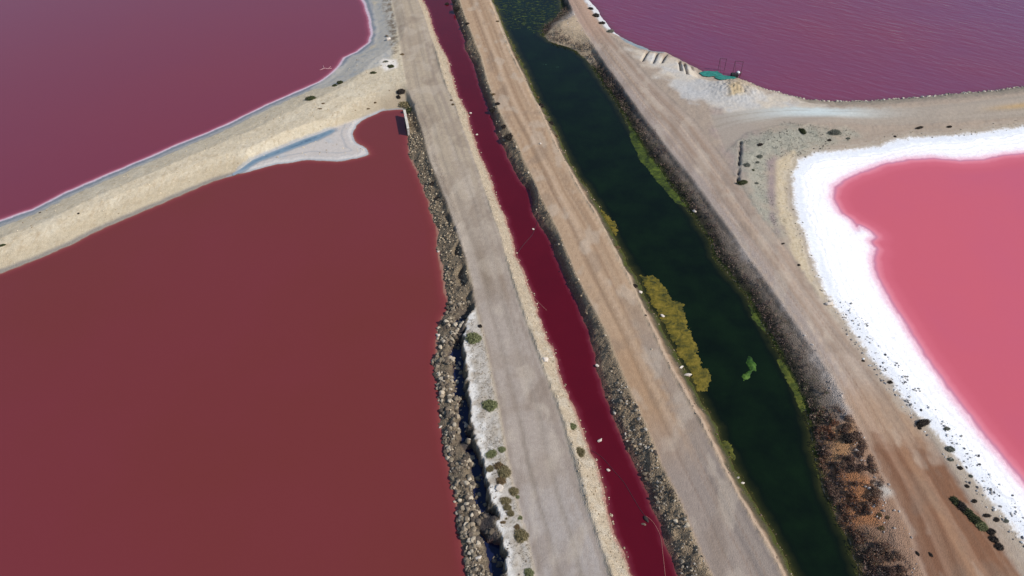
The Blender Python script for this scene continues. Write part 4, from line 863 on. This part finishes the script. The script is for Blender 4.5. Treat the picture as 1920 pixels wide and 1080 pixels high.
# culvert wall
bx, by = proj(763, 240, 1.1); tx, ty = proj(756, 206, 1.1)
cw = empty('culvert_wall', (bx, by, 0), 'pale concrete culvert wall at the cove where bar meets grey road', 'wall')
ang = math.atan2(ty-by, tx-bx); Lw = math.hypot(tx-bx, ty-by)
cw.rotation_euler = (0, 0, ang)
box('wall_slab', (0, -.26, -.8), (Lw, -.02, .98), M_conc, cw, .015); box('coping', (-.05, -.28, .982), (Lw+.05, .02, 1.1), M_conc, cw, .02)
box('sluice_gate', (Lw*.35, -.01, -.3), (Lw*.65, .05, .9), M_dark, cw, .01)
# frames in the purple pond
def frame(u, v, lab, wdt, hh):
    x, y, z = at(u, v); e = empty('pipe_frame', (x, y, 0), lab, 'metal frame', 'steel frames at the purple pond outlet'); e.rotation_euler = (0, 0, -.3)
    tube('post', [(0, 0, -.6), (0, 0, hh)], .03, M_steel, e); tube('post', [(wdt, .1, -.6), (wdt, .1, hh)], .03, M_steel, e); tube('cross_bar', [(-.05, 0, hh), (wdt+.05, .1, hh)], .03, M_steel, e)
    tube('brace', [(0, 0, hh), (wdt*.5, -.9, .1)], .02, M_steel, e)
frame(1346, 132, 'left dark steel frame standing in the purple pond by the green sheets', .8, 1.7)
frame(1373, 141, 'right dark steel frame standing in the purple pond by the green sheets', 1.0, 2.0)
def tarp(pix, lab, seed):
    p = P(pix, .3); lo = p.min(0)-.2; hi = p.max(0)+.2; res = .08; nx = int((hi[0]-lo[0])/res)+2; ny = int((hi[1]-lo[1])/res)+2
    gx_, gy_ = np.meshgrid(lo[0]+np.arange(nx)*res, lo[1]+np.arange(ny)*res); q = dist_poly(gx_, gy_, p, True)+.15*fbm(gx_, gy_, seed, 2)
    Z = np.maximum(hat(gx_.ravel(), gy_.ravel()).reshape(gx_.shape), 0)+.10+.10*np.abs(fbm(gx_*.9+gy_*.8, gy_*.4, seed+3, 3))
    k_ = (q < 0)[:-1, :-1]; idx = np.arange(nx*ny).reshape(ny, nx); F = np.stack([idx[:-1, :-1][k_], idx[:-1, 1:][k_], idx[1:, 1:][k_], idx[1:, :-1][k_]], 1)
    used = np.unique(F); re = np.zeros(nx*ny, np.int64); re[used] = np.arange(len(used)); cx, cy = p.mean(0)
    o = mesh_np('tarp', np.stack([gx_.ravel()[used]-cx, gy_.ravel()[used]-cy, Z.ravel()[used]], 1), re[F], M_tarp, smooth=True); o.location = (cx, cy, 0)
    md = o.modifiers.new('thick', 'SOLIDIFY'); md.thickness = .02; tag(o, lab, 'tarp')
tarp([(1311,137),(1325,131),(1345,131),(1355,138),(1350,143),(1330,145),(1318,143)], 'left green sheet lying on the shore of the purple pond', 801)
tarp([(1338,146),(1352,141),(1372,141),(1380,147),(1365,152),(1350,152)], 'right green sheet lying on the shore beside the steel frames', 802)
x, y, z = at(1376, 145)
pb = empty('pump', (x, y, max(z, 0)), 'small dark pump box at the foot of the right steel frame', 'pump')
box('housing', (-.45, -.3, 0), (.45, .3, .55), M_dark, pb, .05); tube('pipe', [(.4, 0, .3), (.9, .5, .2), (1.3, 1.4, 0)], .07, M_steel, pb)
x, y, z = at(1384, 137); V, F = ico(2); V = V*np.array([.25, .25, .2]); fo = mesh_np('float', V, F, M_white, smooth=True); fo.location = (x, y, .08); tag(fo, 'small white float in the purple pond by the right frame', 'float')
# snag in the far left pond
x, y, z = at(612, 129); e = empty('driftwood', (x, y, 0), 'pale pinkish snag of driftwood in the upper left pond near the shore', 'driftwood')
tube('trunk', [(-.6, -.1, .0), (-.2, .1, .04), (.3, 0, -.02), (.7, .15, .0)], .045, M_wood, e); tube('branch', [(-.3, 0, .02), (-.5, .6, .12)], .03, M_wood, e); tube('branch', [(.2, 0, .0), (.5, .5, .08)], .025, M_wood, e); tube('branch', [(-.5, -.1, .0), (-.8, -.4, .05)], .025, M_wood, e)
print('objects', len(bpy.data.objects))
